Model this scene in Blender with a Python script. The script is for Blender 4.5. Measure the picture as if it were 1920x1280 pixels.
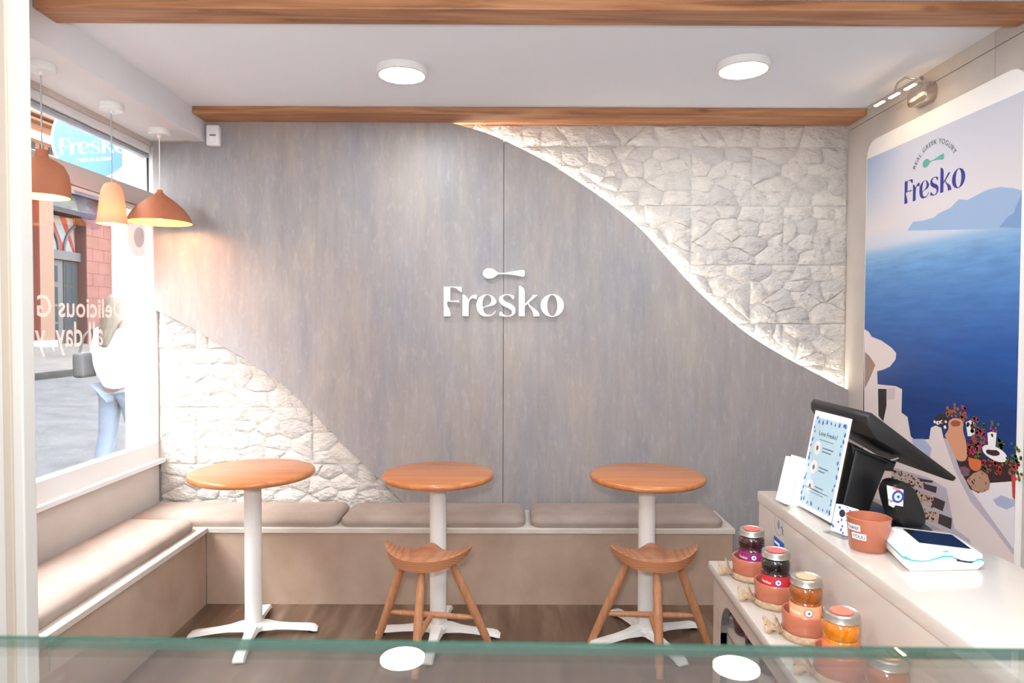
import bpy, bmesh, math, random
from mathutils import Vector, Matrix

scene = bpy.context.scene
for _o in list(bpy.data.objects):
    bpy.data.objects.remove(_o, do_unlink=True)
col = scene.collection
PI = math.pi

# ------------------------------------------------------------------ camera
FPX = 1270.0
cam = bpy.data.cameras.new('camera')
cam.sensor_width = 36.0
cam.lens = FPX / 1920 * 36.0
cam.clip_start = 0.02
cam.clip_end = 200
cam.dof.use_dof = True
cam.dof.focus_distance = 3.3
cam.dof.aperture_fstop = 8.0
camo = bpy.data.objects.new('camera', cam)
col.objects.link(camo)
_p, _yw, _rl = math.atan(33 / FPX), math.atan(3 / FPX), math.radians(.18)
fw = Vector((math.sin(_yw) * math.cos(_p), math.cos(_yw) * math.cos(_p), -math.sin(_p)))
r0 = fw.cross(Vector((0, 0, 1))).normalized()
u0 = r0.cross(fw)
rt = r0 * math.cos(_rl) + u0 * math.sin(_rl)
up = u0 * math.cos(_rl) - r0 * math.sin(_rl)
camo.matrix_world = Matrix(((rt.x, up.x, -fw.x, 0), (rt.y, up.y, -fw.y, 0), (rt.z, up.z, -fw.z, 1.5), (0, 0, 0, 1)))
scene.camera = camo

# ------------------------------------------------------------------ world, light, exposure
SKY = 12.0            # bright overcast daylight
LAMP = 53.0         # ceiling lamp radiance
world = bpy.data.worlds.new('overcast_sky')
scene.world = world
world.use_nodes = True
bg = world.node_tree.nodes['Background']
bg.inputs[0].default_value = (0.93, 0.965, 1.0, 1)
bg.inputs[1].default_value = SKY
scene.view_settings.view_transform = 'Standard'
scene.view_settings.look = 'None'
scene.view_settings.exposure = 1.02
scene.view_settings.gamma = 1.0
scene.view_settings.use_curve_mapping = False
scene.cycles.use_light_tree = False
# the photographer's flash, just above and left of the lens
fl = bpy.data.lights.new('camera_flash', 'POINT')
fl.energy = 62
fl.shadow_soft_size = 0.06
fl.color = (0.96, 1.0, 1.04)
flo = bpy.data.objects.new('camera_flash', fl)
flo.location = (-0.05, -0.02, 1.68)
col.objects.link(flo)


# ------------------------------------------------------------------ helpers
def lin(c):
    return tuple(((v / 255) / 12.92 if v / 255 <= .04045 else ((v / 255 + .055) / 1.055) ** 2.4) for v in c) + (1,)


MATS = {}


def mat(name, rgb, rough=.5, metal=0, rgb2=None, scale=(4, 4, 4), detail=4, lo=.35, hi=.65, bump=0, bscale=None,
        spec=.5, emit=None, estr=0, coat=0, noise_rough=.6, distort=0, trans=0, alpha=1, transl=0):
    m = bpy.data.materials.new(name)
    m.use_nodes = True
    nt = m.node_tree
    b = nt.nodes['Principled BSDF']
    b.inputs['Base Color'].default_value = lin(rgb)
    b.inputs['Roughness'].default_value = rough
    b.inputs['Metallic'].default_value = metal
    b.inputs['Specular IOR Level'].default_value = spec
    b.inputs['Coat Weight'].default_value = coat
    b.inputs['Coat Roughness'].default_value = .08
    b.inputs['Transmission Weight'].default_value = trans
    b.inputs['Alpha'].default_value = alpha
    if emit:
        b.inputs['Emission Color'].default_value = lin(emit)
        b.inputs['Emission Strength'].default_value = estr
    tc = nt.nodes.new('ShaderNodeTexCoord')
    if rgb2:
        mp = nt.nodes.new('ShaderNodeMapping')
        mp.inputs['Scale'].default_value = scale
        nz = nt.nodes.new('ShaderNodeTexNoise')
        nz.inputs['Scale'].default_value = 1
        nz.inputs['Detail'].default_value = detail
        nz.inputs['Roughness'].default_value = noise_rough
        nz.inputs['Distortion'].default_value = distort
        rp = nt.nodes.new('ShaderNodeValToRGB')
        rp.color_ramp.elements[0].position = lo
        rp.color_ramp.elements[1].position = hi
        rp.color_ramp.elements[0].color = lin(rgb)
        rp.color_ramp.elements[1].color = lin(rgb2)
        nt.links.new(tc.outputs['Object'], mp.inputs[0])
        nt.links.new(mp.outputs[0], nz.inputs['Vector'])
        nt.links.new(nz.outputs['Fac'], rp.inputs[0])
        nt.links.new(rp.outputs[0], b.inputs['Base Color'])
    if bump:
        mp2 = nt.nodes.new('ShaderNodeMapping')
        mp2.inputs['Scale'].default_value = bscale or scale
        n2 = nt.nodes.new('ShaderNodeTexNoise')
        n2.inputs['Scale'].default_value = 1
        n2.inputs['Detail'].default_value = 6
        bm_ = nt.nodes.new('ShaderNodeBump')
        bm_.inputs['Strength'].default_value = 1
        bm_.inputs['Distance'].default_value = bump
        nt.links.new(tc.outputs['Object'], mp2.inputs[0])
        nt.links.new(mp2.outputs[0], n2.inputs['Vector'])
        nt.links.new(n2.outputs['Fac'], bm_.inputs['Height'])
        nt.links.new(bm_.outputs[0], b.inputs['Normal'])
    MATS[name] = m
    return m


def wood(name, c1, c2, c3, axis='X', freq=26, rough=.45, knots=True, coat=0):
    """long-grain wood: fine streaks along `axis`, slow tone change and a few knots"""
    m = mat(name, c1, rough, coat=coat)
    nt = m.node_tree
    b = nt.nodes['Principled BSDF']
    tc = nt.nodes['Texture Coordinate']
    sc = {'X': (1.6, freq, freq), 'Y': (freq, 1.6, freq), 'Z': (freq, freq, 1.6)}[axis]
    mp = nt.nodes.new('ShaderNodeMapping'); mp.inputs['Scale'].default_value = sc
    nz = nt.nodes.new('ShaderNodeTexNoise')
    nz.inputs['Scale'].default_value = 1; nz.inputs['Detail'].default_value = 5; nz.inputs['Distortion'].default_value = 1.2
    rp = nt.nodes.new('ShaderNodeValToRGB')
    e = rp.color_ramp.elements
    e[0].position = .3; e[0].color = lin(c1)
    e[1].position = .72; e[1].color = lin(c3)
    x = e.new(.5); x.color = lin(c2)
    nt.links.new(tc.outputs['Object'], mp.inputs[0]); nt.links.new(mp.outputs[0], nz.inputs['Vector'])
    nt.links.new(nz.outputs['Fac'], rp.inputs[0])
    out = rp.outputs[0]
    if knots:
        ks = {'X': (3, 9, 9), 'Y': (9, 3, 9), 'Z': (9, 9, 3)}[axis]
        mk = nt.nodes.new('ShaderNodeMapping'); mk.inputs['Scale'].default_value = ks
        vo = nt.nodes.new('ShaderNodeTexVoronoi'); vo.inputs['Scale'].default_value = 1
        rk = nt.nodes.new('ShaderNodeValToRGB')
        rk.color_ramp.elements[0].position = .05; rk.color_ramp.elements[0].color = (.34, .28, .24, 1)
        rk.color_ramp.elements[1].position = .14; rk.color_ramp.elements[1].color = (1, 1, 1, 1)
        mx = nt.nodes.new('ShaderNodeMix'); mx.data_type = 'RGBA'; mx.blend_type = 'MULTIPLY'; mx.inputs['Factor'].default_value = .55
        nt.links.new(tc.outputs['Object'], mk.inputs[0]); nt.links.new(mk.outputs[0], vo.inputs['Vector'])
        nt.links.new(vo.outputs['Distance'], rk.inputs[0])
        nt.links.new(out, mx.inputs['A']); nt.links.new(rk.outputs[0], mx.inputs['B'])
        out = mx.outputs['Result']
    nt.links.new(out, b.inputs['Base Color'])
    return m


def glass(name, tint=(1, 1, 1), ior=1.5, opac=0.0, body=(255, 255, 255)):
    """thin clear pane: lets light straight through, mirrors by Fresnel"""
    m = bpy.data.materials.new(name)
    m.use_nodes = True
    nt = m.node_tree
    nt.nodes.remove(nt.nodes['Principled BSDF'])
    out = nt.nodes['Material Output']
    tr = nt.nodes.new('ShaderNodeBsdfTransparent'); tr.inputs[0].default_value = tint + (1,)
    gl = nt.nodes.new('ShaderNodeBsdfGlossy'); gl.inputs['Roughness'].default_value = 0.0
    lw = nt.nodes.new('ShaderNodeLayerWeight'); lw.inputs[0].default_value = .5      # Schlick, same from either side
    pw = nt.nodes.new('ShaderNodeMath'); pw.operation = 'POWER'; pw.inputs[1].default_value = 5
    nt.links.new(lw.outputs['Facing'], pw.inputs[0])
    f0 = ((ior - 1) / (ior + 1)) ** 2
    fr = nt.nodes.new('ShaderNodeMath'); fr.operation = 'MULTIPLY_ADD'; fr.inputs[1].default_value = 1 - f0; fr.inputs[2].default_value = f0
    nt.links.new(pw.outputs[0], fr.inputs[0])
    mx = nt.nodes.new('ShaderNodeMixShader')
    nt.links.new(fr.outputs[0], mx.inputs[0]); nt.links.new(tr.outputs[0], mx.inputs[1]); nt.links.new(gl.outputs[0], mx.inputs[2])
    last = mx.outputs[0]
    if opac:
        df = nt.nodes.new('ShaderNodeBsdfDiffuse'); df.inputs[0].default_value = lin(body)
        tl = nt.nodes.new('ShaderNodeBsdfTranslucent'); tl.inputs[0].default_value = lin(body)
        ad = nt.nodes.new('ShaderNodeMixShader'); ad.inputs[0].default_value = .5
        nt.links.new(df.outputs[0], ad.inputs[1]); nt.links.new(tl.outputs[0], ad.inputs[2])
        m2 = nt.nodes.new('ShaderNodeMixShader'); m2.inputs[0].default_value = opac
        nt.links.new(last, m2.inputs[1]); nt.links.new(ad.outputs[0], m2.inputs[2])
        last = m2.outputs[0]
    nt.links.new(last, out.inputs['Surface'])
    MATS[name] = m
    return m


def M(n):
    return MATS[n] if isinstance(n, str) else n


def obj(name, me, material, parent=None, smooth=None, loc=None):
    if isinstance(me, bmesh.types.BMesh):
        bm = me
        me = bpy.data.meshes.new(name)
        bmesh.ops.recalc_face_normals(bm, faces=bm.faces)
        bm.to_mesh(me)
        bm.free()
    if not me.materials:
        me.materials.append(M(material))
    if smooth is not None:
        for p in me.polygons:
            p.use_smooth = True
        me.set_sharp_from_angle(angle=math.radians(smooth))
    o = bpy.data.objects.new(name, me)
    col.objects.link(o)
    if loc is not None:
        o.location = loc
    if parent is not None:
        o.parent = parent
    return o


def tag(o, label=None, cat=None, group=None, kind=None):
    if label: o['label'] = label
    if cat: o['category'] = cat
    if group: o['group'] = group
    if kind: o['kind'] = kind
    return o


def thing(name, label, cat, loc=(0, 0, 0), rz=0, group=None):
    o = bpy.data.objects.new(name, None)
    o.empty_display_size = .1
    col.objects.link(o)
    o.location = loc
    o.rotation_euler = (0, 0, rz)
    return tag(o, label, cat, group)


def struct(o):
    o['kind'] = 'structure'
    return o


def copy_tree(o, parent=None):
    c = o.copy()
    col.objects.link(c)
    if parent is not None:
        c.parent = parent
    for ch in list(o.children):
        copy_tree(ch, c)
    return c


def bx(x0, x1, y0, y1, z0, z1, bev=0, seg=2, bm=None):
    new = bm is None
    bm = bm or bmesh.new()
    r = bmesh.ops.create_cube(bm, size=1)
    vs = r['verts']
    for v in vs:
        v.co = Vector((x0 + (v.co.x + .5) * (x1 - x0), y0 + (v.co.y + .5) * (y1 - y0), z0 + (v.co.z + .5) * (z1 - z0)))
    if bev and new:
        bmesh.ops.bevel(bm, geom=list(bm.edges), offset=bev, segments=seg, affect='EDGES', profile=.5)
    return bm


def prism(poly, ax, a0, a1, bm=None, bev=0):
    """extrude a 2-D outline along axis ax from a0 to a1; poly is (x,z) for Y, (y,z) for X, (x,y) for Z"""
    bm = bm or bmesh.new()

    def P(p, a):
        return {'X': (a, p[0], p[1]), 'Y': (p[0], a, p[1]), 'Z': (p[0], p[1], a)}[ax]
    A = [bm.verts.new(P(p, a0)) for p in poly]
    B = [bm.verts.new(P(p, a1)) for p in poly]
    n = len(poly)
    f0 = bm.faces.new(A)
    f1 = bm.faces.new(B[::-1])
    for i in range(n):
        bm.faces.new((A[i], A[(i + 1) % n], B[(i + 1) % n], B[i]))
    if bev:
        es = [e for e in bm.edges if e.verts[0] in A and e.verts[1] in A or e.verts[0] in B and e.verts[1] in B]
        bmesh.ops.bevel(bm, geom=es, offset=bev, segments=2, affect='EDGES', profile=.5)
    return bm


def flat(poly, ax, a):
    bm = bmesh.new()
    vs = [bm.verts.new({'X': (a, p[0], p[1]), 'Y': (p[0], a, p[1]), 'Z': (p[0], p[1], a)}[ax]) for p in poly]
    f = bm.faces.new(vs)
    f.normal_update()
    bmesh.ops.triangulate(bm, faces=[f])
    me = bpy.data.meshes.new('flat')
    bm.to_mesh(me)
    bm.free()
    return me


def lathe(prof, n=32, c=(0, 0, 0), bm=None):
    bm = bm or bmesh.new()
    rings = []
    for r, z in prof:
        if r < 1e-5:
            rings.append([bm.verts.new((c[0], c[1], c[2] + z))])
        else:
            rings.append([bm.verts.new((c[0] + r * math.cos(2 * PI * i / n), c[1] + r * math.sin(2 * PI * i / n), c[2] + z)) for i in range(n)])
    for a, b in zip(rings, rings[1:]):
        if len(a) == 1 and len(b) == 1:
            continue
        for i in range(n):
            j = (i + 1) % n
            if len(a) == 1:
                bm.faces.new((a[0], b[i], b[j]))
            elif len(b) == 1:
                bm.faces.new((a[i], a[j], b[0]))
            else:
                bm.faces.new((a[i], a[j], b[j], b[i]))
    return bm


def tube(path, rad, n=10, bm=None, cap=True):
    bm = bm or bmesh.new()
    path = [Vector(p) for p in path]
    if not hasattr(rad, '__len__'):
        rad = [rad] * len(path)
    rings = []
    prev = None
    for i, p in enumerate(path):
        t = (path[min(i + 1, len(path) - 1)] - path[max(i - 1, 0)]).normalized()
        if prev is None:
            a = t.orthogonal().normalized()
        else:
            a = (prev - t * prev.dot(t)).normalized()
        prev = a
        b = t.cross(a)
        rings.append([bm.verts.new(p + (a * math.cos(2 * PI * k / n) + b * math.sin(2 * PI * k / n)) * rad[i]) for k in range(n)])
    for A, B in zip(rings, rings[1:]):
        for k in range(n):
            bm.faces.new((A[k], A[(k + 1) % n], B[(k + 1) % n], B[k]))
    if cap:
        bm.faces.new(rings[0][::-1])
        bm.faces.new(rings[-1])
    return bm


def smooth_poly(pts, it=2, corner=38):
    for _ in range(it):
        out = []
        n = len(pts)
        for i in range(n):
            a, b, c = Vector(pts[i - 1]), Vector(pts[i]), Vector(pts[(i + 1) % n])
            d1, d2 = (b - a), (c - b)
            ang = abs(math.degrees(d1.angle_signed(d2))) if d1.length > 1e-9 and d2.length > 1e-9 else 0
            if ang > corner:
                out.append(tuple(b))
            else:
                out.append(tuple(b * .75 + a * .25)); out.append(tuple(b * .75 + c * .25))
        pts = out
    return pts


def curve_mesh(cu):
    o = bpy.data.objects.new('tmp', cu)
    col.objects.link(o)
    dg = bpy.context.evaluated_depsgraph_get()
    me = bpy.data.meshes.new_from_object(o.evaluated_get(dg))
    bpy.data.objects.remove(o)
    me.materials.clear()
    return me


def fill_mesh(loops, extrude=0):
    cu = bpy.data.curves.new('c', 'CURVE')
    cu.dimensions = '2D'
    cu.fill_mode = 'BOTH'
    cu.extrude = extrude
    for L in loops:
        s = cu.splines.new('POLY')
        s.points.add(len(L) - 1)
        for p, q in zip(s.points, L):
            p.co = (q[0], q[1], 0, 1)
        s.use_cyclic_u = True
    return curve_mesh(cu)


def text_mesh(body, size=1, extrude=0, bold=0, spacing=1.0):
    cu = bpy.data.curves.new('t', 'FONT')
    cu.body = body
    cu.size = size
    cu.extrude = extrude
    cu.offset = bold
    cu.space_character = spacing
    cu.resolution_u = 3
    cu.align_x = 'CENTER'
    return curve_mesh(cu)


def vmap(me, fn):
    for v in me.vertices:
        v.co = fn(v.co.copy())
    me.update()
    return me


def fit(me, w=None, h=None):
    """scale a flat mesh to width w / height h, centred in x, baseline kept"""
    xs = [v.co.x for v in me.vertices]
    x0, x1 = min(xs), max(xs)
    sx = (w / (x1 - x0)) if w else 1
    if h:
        ys = [v.co.y for v in me.vertices]
        sy = h / (max(ys) - min(ys))
    else:
        sy = sx
    if not w:
        sx = sy
    return vmap(me, lambda c: Vector(((c.x - (x0 + x1) / 2) * sx, c.y * sy, c.z)))


def ell(cx, cy, rx, ry, n=40, ph=0):
    return [(cx + rx * math.cos(2 * PI * i / n + ph), cy + ry * math.sin(2 * PI * i / n + ph)) for i in range(n)]


def skin_mesh(verts, edges, radii, sub=2, root=0):
    me = bpy.data.meshes.new('sk')
    me.from_pydata(verts, edges, [])
    o = bpy.data.objects.new('sk', me)
    col.objects.link(o)
    md = o.modifiers.new('skin', 'SKIN')
    md.use_smooth_shade = True
    sv = me.skin_vertices[0].data
    for i, r in enumerate(radii):
        sv[i].radius = r if hasattr(r, '__len__') else (r, r)
    sv[root].use_root = True
    ss = o.modifiers.new('sub', 'SUBSURF')
    ss.levels = sub
    dg = bpy.context.evaluated_depsgraph_get()
    out = bpy.data.meshes.new_from_object(o.evaluated_get(dg))
    bpy.data.objects.remove(o)
    return out


# the logo lettering (outline units, y up, baseline at 0)
def _g(pts):
    return [(x - 925, 722 - y) for x, y in pts]


GLYPH = {
    'F': [[(205, 370), (418, 370), (426, 438), (400, 430), (378, 412), (355, 390), (325, 378), (284, 378), (284, 538), (350, 538), (388, 528), (388, 564), (365, 552), (252, 549), (246, 565), (248, 595), (262, 622), (280, 655), (288, 690), (286, 725), (205, 725)]],
    'r': [[(430, 460), (455, 467), (478, 485), (495, 512), (503, 535), (508, 515), (522, 493), (545, 473), (575, 463), (603, 463), (600, 525), (585, 514), (560, 507), (535, 512), (515, 532), (504, 565), (503, 722), (430, 722)]],
    'e': [[(678, 640), (690, 678), (720, 703), (765, 706), (800, 690), (823, 656), (831, 660), (810, 695), (770, 720), (716, 729), (660, 718), (615, 680), (592, 600), (605, 530), (640, 485), (700, 459), (755, 463), (805, 488), (838, 535), (838, 560), (815, 588), (770, 601), (715, 609), (685, 622)],
          [(668, 600), (672, 540), (690, 490), (720, 466), (755, 475), (778, 515), (775, 555), (750, 586), (710, 600), (680, 614)]],
    's': [[(1050, 478), (1046, 518), (1025, 515), (1010, 490), (990, 472), (955, 465), (925, 480), (915, 505), (925, 530), (960, 552), (1010, 572), (1050, 600), (1068, 640), (1060, 690), (1025, 720), (970, 729), (915, 725), (868, 712), (880, 665), (903, 672), (920, 700), (960, 718), (1000, 712), (1022, 690), (1020, 655), (990, 630), (930, 605), (885, 575), (864, 540), (868, 500), (895, 470), (945, 457), (1000, 459)]],
    'k': [[(1104, 355), (1130, 360), (1155, 378), (1170, 400), (1177, 430), (1177, 572), (1268, 482), (1265, 467), (1335, 464), (1222, 562), (1240, 590), (1275, 618), (1320, 645), (1348, 680), (1357, 722), (1280, 722), (1278, 690), (1258, 640), (1230, 610), (1212, 572), (1177, 603), (1177, 722), (1104, 722)]],
    'o': [ell(1506, 592, 140, 137), ell(1506, 592, 60, 127)],
    'spoon': [[(670, 211), (680, 178), (710, 153), (755, 147), (800, 157), (830, 182), (850, 199), (875, 204), (920, 204), (1000, 190), (1080, 176), (1150, 166), (1170, 172), (1177, 205), (1172, 240), (1155, 252), (1080, 236), (1000, 222), (920, 217), (875, 218), (850, 224), (830, 242), (800, 265), (755, 275), (710, 270), (680, 245)]],
}


def glyph(ch, extrude=0):
    return fill_mesh([smooth_poly(_g(L)) if ch != 'o' else _g(L) for L in GLYPH[ch]], extrude)


def merged(meshes):
    bm = bmesh.new()
    for m in meshes:
        bm.from_mesh(m)
    me = bpy.data.meshes.new('m')
    bm.to_mesh(me)
    bm.free()
    return me

DATA = {'curve_up': [(-0.278, 2.64), (-0.164, 2.607), (-0.041, 2.559), (0.176, 2.453), (0.336, 2.358), (0.581, 2.193), (0.759, 2.046), (0.921, 1.871), (1.074, 1.708), (1.237, 1.56), (1.404, 1.43), (1.607, 1.309), (1.814, 1.201), (1.977, 1.12)], 'curve_lo': [(-2.044, 1.565), (-1.958, 1.525), (-1.872, 1.482), (-1.696, 1.38), (-1.483, 1.253), (-1.295, 1.117), (-1.109, 0.937), (-0.954, 0.778), (-0.83, 0.653), (-0.737, 0.565), (-0.637, 0.468), (-0.487, 0.333)], 'seam': -0.041, 'logo_o': [(-0.485, 1.889), (0.441, 1.461)], 'poster': {'mountain': [(3.339, 1.964), (3.339, 1.973), (3.299, 2.002), (3.214, 1.995), (3.138, 1.997), (3.102, 2.011), (3.023, 2.021), (2.965, 2.049), (2.908, 2.036), (2.824, 2.051), (2.78, 2.056), (2.71, 2.052), (2.642, 2.033), (2.578, 2.015), (2.573, 1.85)], 'headland': [(2.719, 1.893), (2.692, 1.91), (2.672, 1.927), (2.639, 1.936), (2.627, 1.963), (2.603, 2.001), (2.578, 2.008), (2.573, 1.871)], 'terrace': [(3.724, 1.035), (3.738, 1.477), (3.692, 1.464), (3.658, 1.437), (3.561, 1.418), (3.469, 1.385), (3.423, 1.359), (3.428, 1.326), (3.476, 1.287), (3.536, 1.267), (3.598, 1.254), (3.592, 1.185), (3.424, 1.191), (3.366, 1.181), (3.368, 1.064), (3.316, 1.049), (3.286, 0.958), (3.259, 0.947), (3.141, 0.969), (3.13, 1.024), (3.095, 1.04), (3.056, 1.04), (3.038, 0.994), (2.994, 0.982), (2.967, 0.944), (2.94, 0.906), (2.896, 0.854), (2.84, 0.816), (2.774, 0.787), (2.687, 0.784), (2.578, 0.809), (2.58, 0.514), (3.694, 0.087)], 'stone_gable': [(3.725, 1.352), (3.677, 1.331), (3.616, 1.287), (3.662, 1.22), (3.721, 1.149)], 'doorway': [(3.587, 1.162), (3.506, 1.168), (3.503, 1.08), (3.531, 0.995), (3.578, 1.019)], 'shade_wall': [(3.506, 1.168), (3.424, 1.187), (3.431, 1.122), (3.5, 1.114)], 'wall_shade': [(3.04, 0.994), (2.998, 0.988), (2.974, 0.957), (2.923, 0.874), (2.852, 0.803), (2.762, 0.743), (2.596, 0.633), (2.586, 0.616), (2.603, 0.61), (2.706, 0.677), (2.851, 0.753), (2.958, 0.866)], 'steps_shade': [(3.432, 0.774), (3.146, 0.788), (3.01, 0.771), (2.97, 0.662), (2.95, 0.609), (2.846, 0.589), (2.845, 0.566), (3.201, 0.558), (3.454, 0.704)], 'riser': [[(3.444, 0.767), (3.197, 0.773), (3.201, 0.756), (3.449, 0.743)], [(3.449, 0.727), (3.173, 0.756), (3.172, 0.727), (3.452, 0.704)], [(3.297, 0.707), (3.092, 0.713), (3.112, 0.653), (3.279, 0.666)], [(3.224, 0.63), (3.053, 0.645), (3.066, 0.593), (3.212, 0.582)]], 'dark_riser': [[(3.207, 0.771), (3.106, 0.782), (3.11, 0.771), (3.207, 0.756)], [(3.173, 0.754), (3.076, 0.761), (3.082, 0.73), (3.175, 0.727)], [(3.094, 0.71), (3.015, 0.709), (3.032, 0.661), (3.114, 0.662)], [(3.055, 0.644), (2.967, 0.648), (2.972, 0.597), (3.064, 0.596)]], 'soil': [(2.95, 0.915), (2.926, 0.966), (2.859, 1.018), (2.76, 0.953), (2.628, 0.985), (2.615, 0.893), (2.734, 0.86), (2.795, 0.801), (2.869, 0.805), (2.914, 0.858)], 'amphora': [(3.007, 1.062), (2.998, 1.041), (3.028, 1.006), (2.983, 0.956), (2.943, 0.909), (2.907, 0.912), (2.88, 0.924), (2.877, 0.958), (2.884, 1.003), (2.9, 1.033), (2.908, 1.055), (2.902, 1.077), (2.916, 1.093), (2.956, 1.095), (2.993, 1.083)], 'amphora_mouth': [(2.922, 1.074), (2.924, 1.069), (2.931, 1.063), (2.942, 1.059), (2.955, 1.056), (2.968, 1.055), (2.979, 1.056), (2.986, 1.059), (2.989, 1.064), (2.987, 1.07), (2.98, 1.076), (2.969, 1.081), (2.956, 1.084), (2.943, 1.084), (2.932, 1.083), (2.925, 1.079)], 'orange_pot': [(2.869, 0.938), (2.791, 0.941), (2.787, 0.914), (2.802, 0.894), (2.834, 0.887), (2.862, 0.898)], 'vase': [(2.757, 1.06), (2.733, 1.069), (2.704, 1.069), (2.71, 0.998), (2.748, 0.993)], 'saucer': [(2.642, 0.979), (2.643, 0.972), (2.649, 0.966), (2.659, 0.961), (2.672, 0.957), (2.689, 0.955), (2.707, 0.955), (2.726, 0.958), (2.744, 0.962), (2.76, 0.967), (2.773, 0.974), (2.781, 0.982), (2.785, 0.989), (2.784, 0.997), (2.777, 1.003), (2.767, 1.009), (2.752, 1.012), (2.735, 1.014), (2.716, 1.013), (2.698, 1.011), (2.68, 1.006), (2.665, 1.001), (2.653, 0.994), (2.646, 0.987)], 'saucer_shadow': [(2.684, 0.989), (2.687, 0.984), (2.695, 0.979), (2.708, 0.975), (2.723, 0.973), (2.738, 0.973), (2.751, 0.974), (2.76, 0.978), (2.763, 0.983), (2.76, 0.989), (2.751, 0.994), (2.739, 0.998), (2.724, 1.0), (2.709, 1.0), (2.696, 0.998), (2.687, 0.994)], 'rock': [(2.879, 0.837), (2.838, 0.875), (2.79, 0.9), (2.751, 0.889), (2.736, 0.86), (2.741, 0.831), (2.78, 0.808), (2.836, 0.805)], 'purple_rock': [(2.923, 0.885), (2.889, 0.895), (2.857, 0.888), (2.863, 0.861), (2.888, 0.85), (2.914, 0.858)], 'terrace_floor': [(2.811, 0.794), (2.757, 0.833), (2.734, 0.86), (2.615, 0.894), (2.578, 0.825), (2.579, 0.623), (2.707, 0.704), (2.762, 0.743)], 'floor_shade': [(2.717, 0.794), (2.673, 0.825), (2.583, 0.824), (2.582, 0.802), (2.643, 0.776), (2.694, 0.778)], 'red_pot': [(2.62, 0.918), (2.583, 0.927), (2.583, 0.824), (2.611, 0.834)], 'stone_post': [(2.89, 1.085), (2.861, 1.098), (2.83, 1.088), (2.835, 1.034), (2.876, 1.027)], 'stones_back': [(3.109, 1.047), (3.1, 1.079), (3.072, 1.098), (3.02, 1.099), (3.005, 1.071), (3.027, 1.038), (3.074, 1.037)], 'chairs': [(3.277, 0.947), (3.182, 0.963), (3.12, 0.931), (3.134, 0.884), (3.19, 0.905), (3.265, 0.923)]}, 'flowers': [(2.948, 1.109), (2.819, 1.059), (2.794, 1.029), (2.833, 0.983), (2.857, 0.956), (2.76, 0.931), (2.722, 1.09), (2.614, 0.987), (2.599, 0.954), (2.692, 0.934), (2.905, 1.135), (2.68, 1.03)], 'poster_k': {'horizon': (3.647, 1.956), 'fresko': [(3.375, 2.099), (2.926, 2.107)], 'fr_top': [(3.37, 2.216), (3.111, 2.21)], 'spoon': [(3.224, 2.261), (3.078, 2.263)], 'arc': [(3.292, 2.28), (3.146, 2.341), (3.005, 2.278)]}, 'plamp_rod': [(1.84, 3.505, 2.615), (1.84, 3.058, 2.592)], 'plamp_box': (1.985, 3.259, 2.601), 'blob1': [(3.286, 2.153), (3.289, 2.114), (3.298, 2.076), (3.311, 2.043), (3.332, 2.015), (3.367, 1.989), (3.404, 1.971), (3.441, 1.966), (3.48, 1.977), (3.519, 2.002), (3.56, 2.046), (3.586, 2.098), (3.603, 2.149), (3.608, 2.164), (3.571, 2.162)], 'blob1_in': [(3.377, 2.09), (3.399, 2.107), (3.444, 2.118), (3.49, 2.114), (3.521, 2.101), (3.513, 2.076), (3.474, 2.065), (3.428, 2.067), (3.391, 2.074)], 'blob2': [(3.697, 2.161), (3.919, 2.159), (3.959, 2.155), (3.951, 1.778), (3.901, 1.745), (3.834, 1.733), (3.769, 1.744), (3.707, 1.775), (3.656, 1.84), (3.615, 1.909), (3.591, 1.974), (3.626, 2.056)], 'blob2_in': [(3.802, 2.002), (3.821, 2.03), (3.859, 2.043), (3.897, 2.03), (3.911, 1.985), (3.886, 1.94), (3.847, 1.92), (3.81, 1.936), (3.796, 1.971)], 'blob2_mid': [(3.739, 2.033), (3.767, 2.083), (3.832, 2.109), (3.918, 2.101), (3.952, 2.054), (3.949, 1.916), (3.884, 1.877), (3.808, 1.87), (3.754, 1.915), (3.728, 1.972)], 'txt1': [(3.016, 1.524), (3.688, 1.528), (3.32, 1.622)], 'txt2': [(3.02, 1.393), (3.499, 1.382), (3.264, 1.479)], 'facade': {'o': (-11.536, 16.722, 0.832), 'u': (0.0719, 0.9974, -0.0)}, 'sign': (-2.466, 4.06, 2.585), 'keypad': (-2.212, 4.05, 1.27)}
# ------------------------------------------------------------------ materials
mat('white_paint', (238, 237, 238), .6, rgb2=(232, 231, 233), scale=(1.5, 1.5, 1.5))
mat('ceiling_paint', (240, 244, 250), .8)
mat('white_frame', (236, 235, 234), .4)
mat('plinth_paint', (214, 204, 196), .6, rgb2=(206, 194, 185), scale=(2, 2, 2))
mat('transom_shaded', (206, 199, 194), .6)  # white paint darkened: shade on the transom is put into the colour
mat('post_paint', (194, 190, 183), .5)
mat('post_cream', (178, 164, 148), .5)
mat('stone_back', (206, 201, 196), .9)
mat('concrete', (196, 187, 178), .55, rgb2=(176, 168, 161), scale=(3, 2.2, 2.2), detail=7, lo=.3, hi=.72)
mat('bench_face', (190, 167, 150), .5, rgb2=(164, 138, 117), scale=(2.6, 2.6, 2.0), detail=7, lo=.3, hi=.75)
mat('bench_board', (214, 205, 194), .4, rgb2=(198, 187, 175), scale=(4, 4, 4), detail=5)
mat('cushion', (168, 152, 142), .95, rgb2=(154, 138, 128), scale=(5, 5, 5), detail=6, bump=.0006, bscale=(420, 420, 420))
mat('white_metal', (240, 238, 234), .32, coat=.25)
mat('black_rubber', (22, 22, 24), .6)
mat('chrome', (205, 195, 185), .22, 1)
mat('lid_metal', (200, 198, 190), .3, 1)
mat('counter_white', (194, 184, 174), .16, rgb2=(189, 179, 168), scale=(2, 2, 2))
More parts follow.
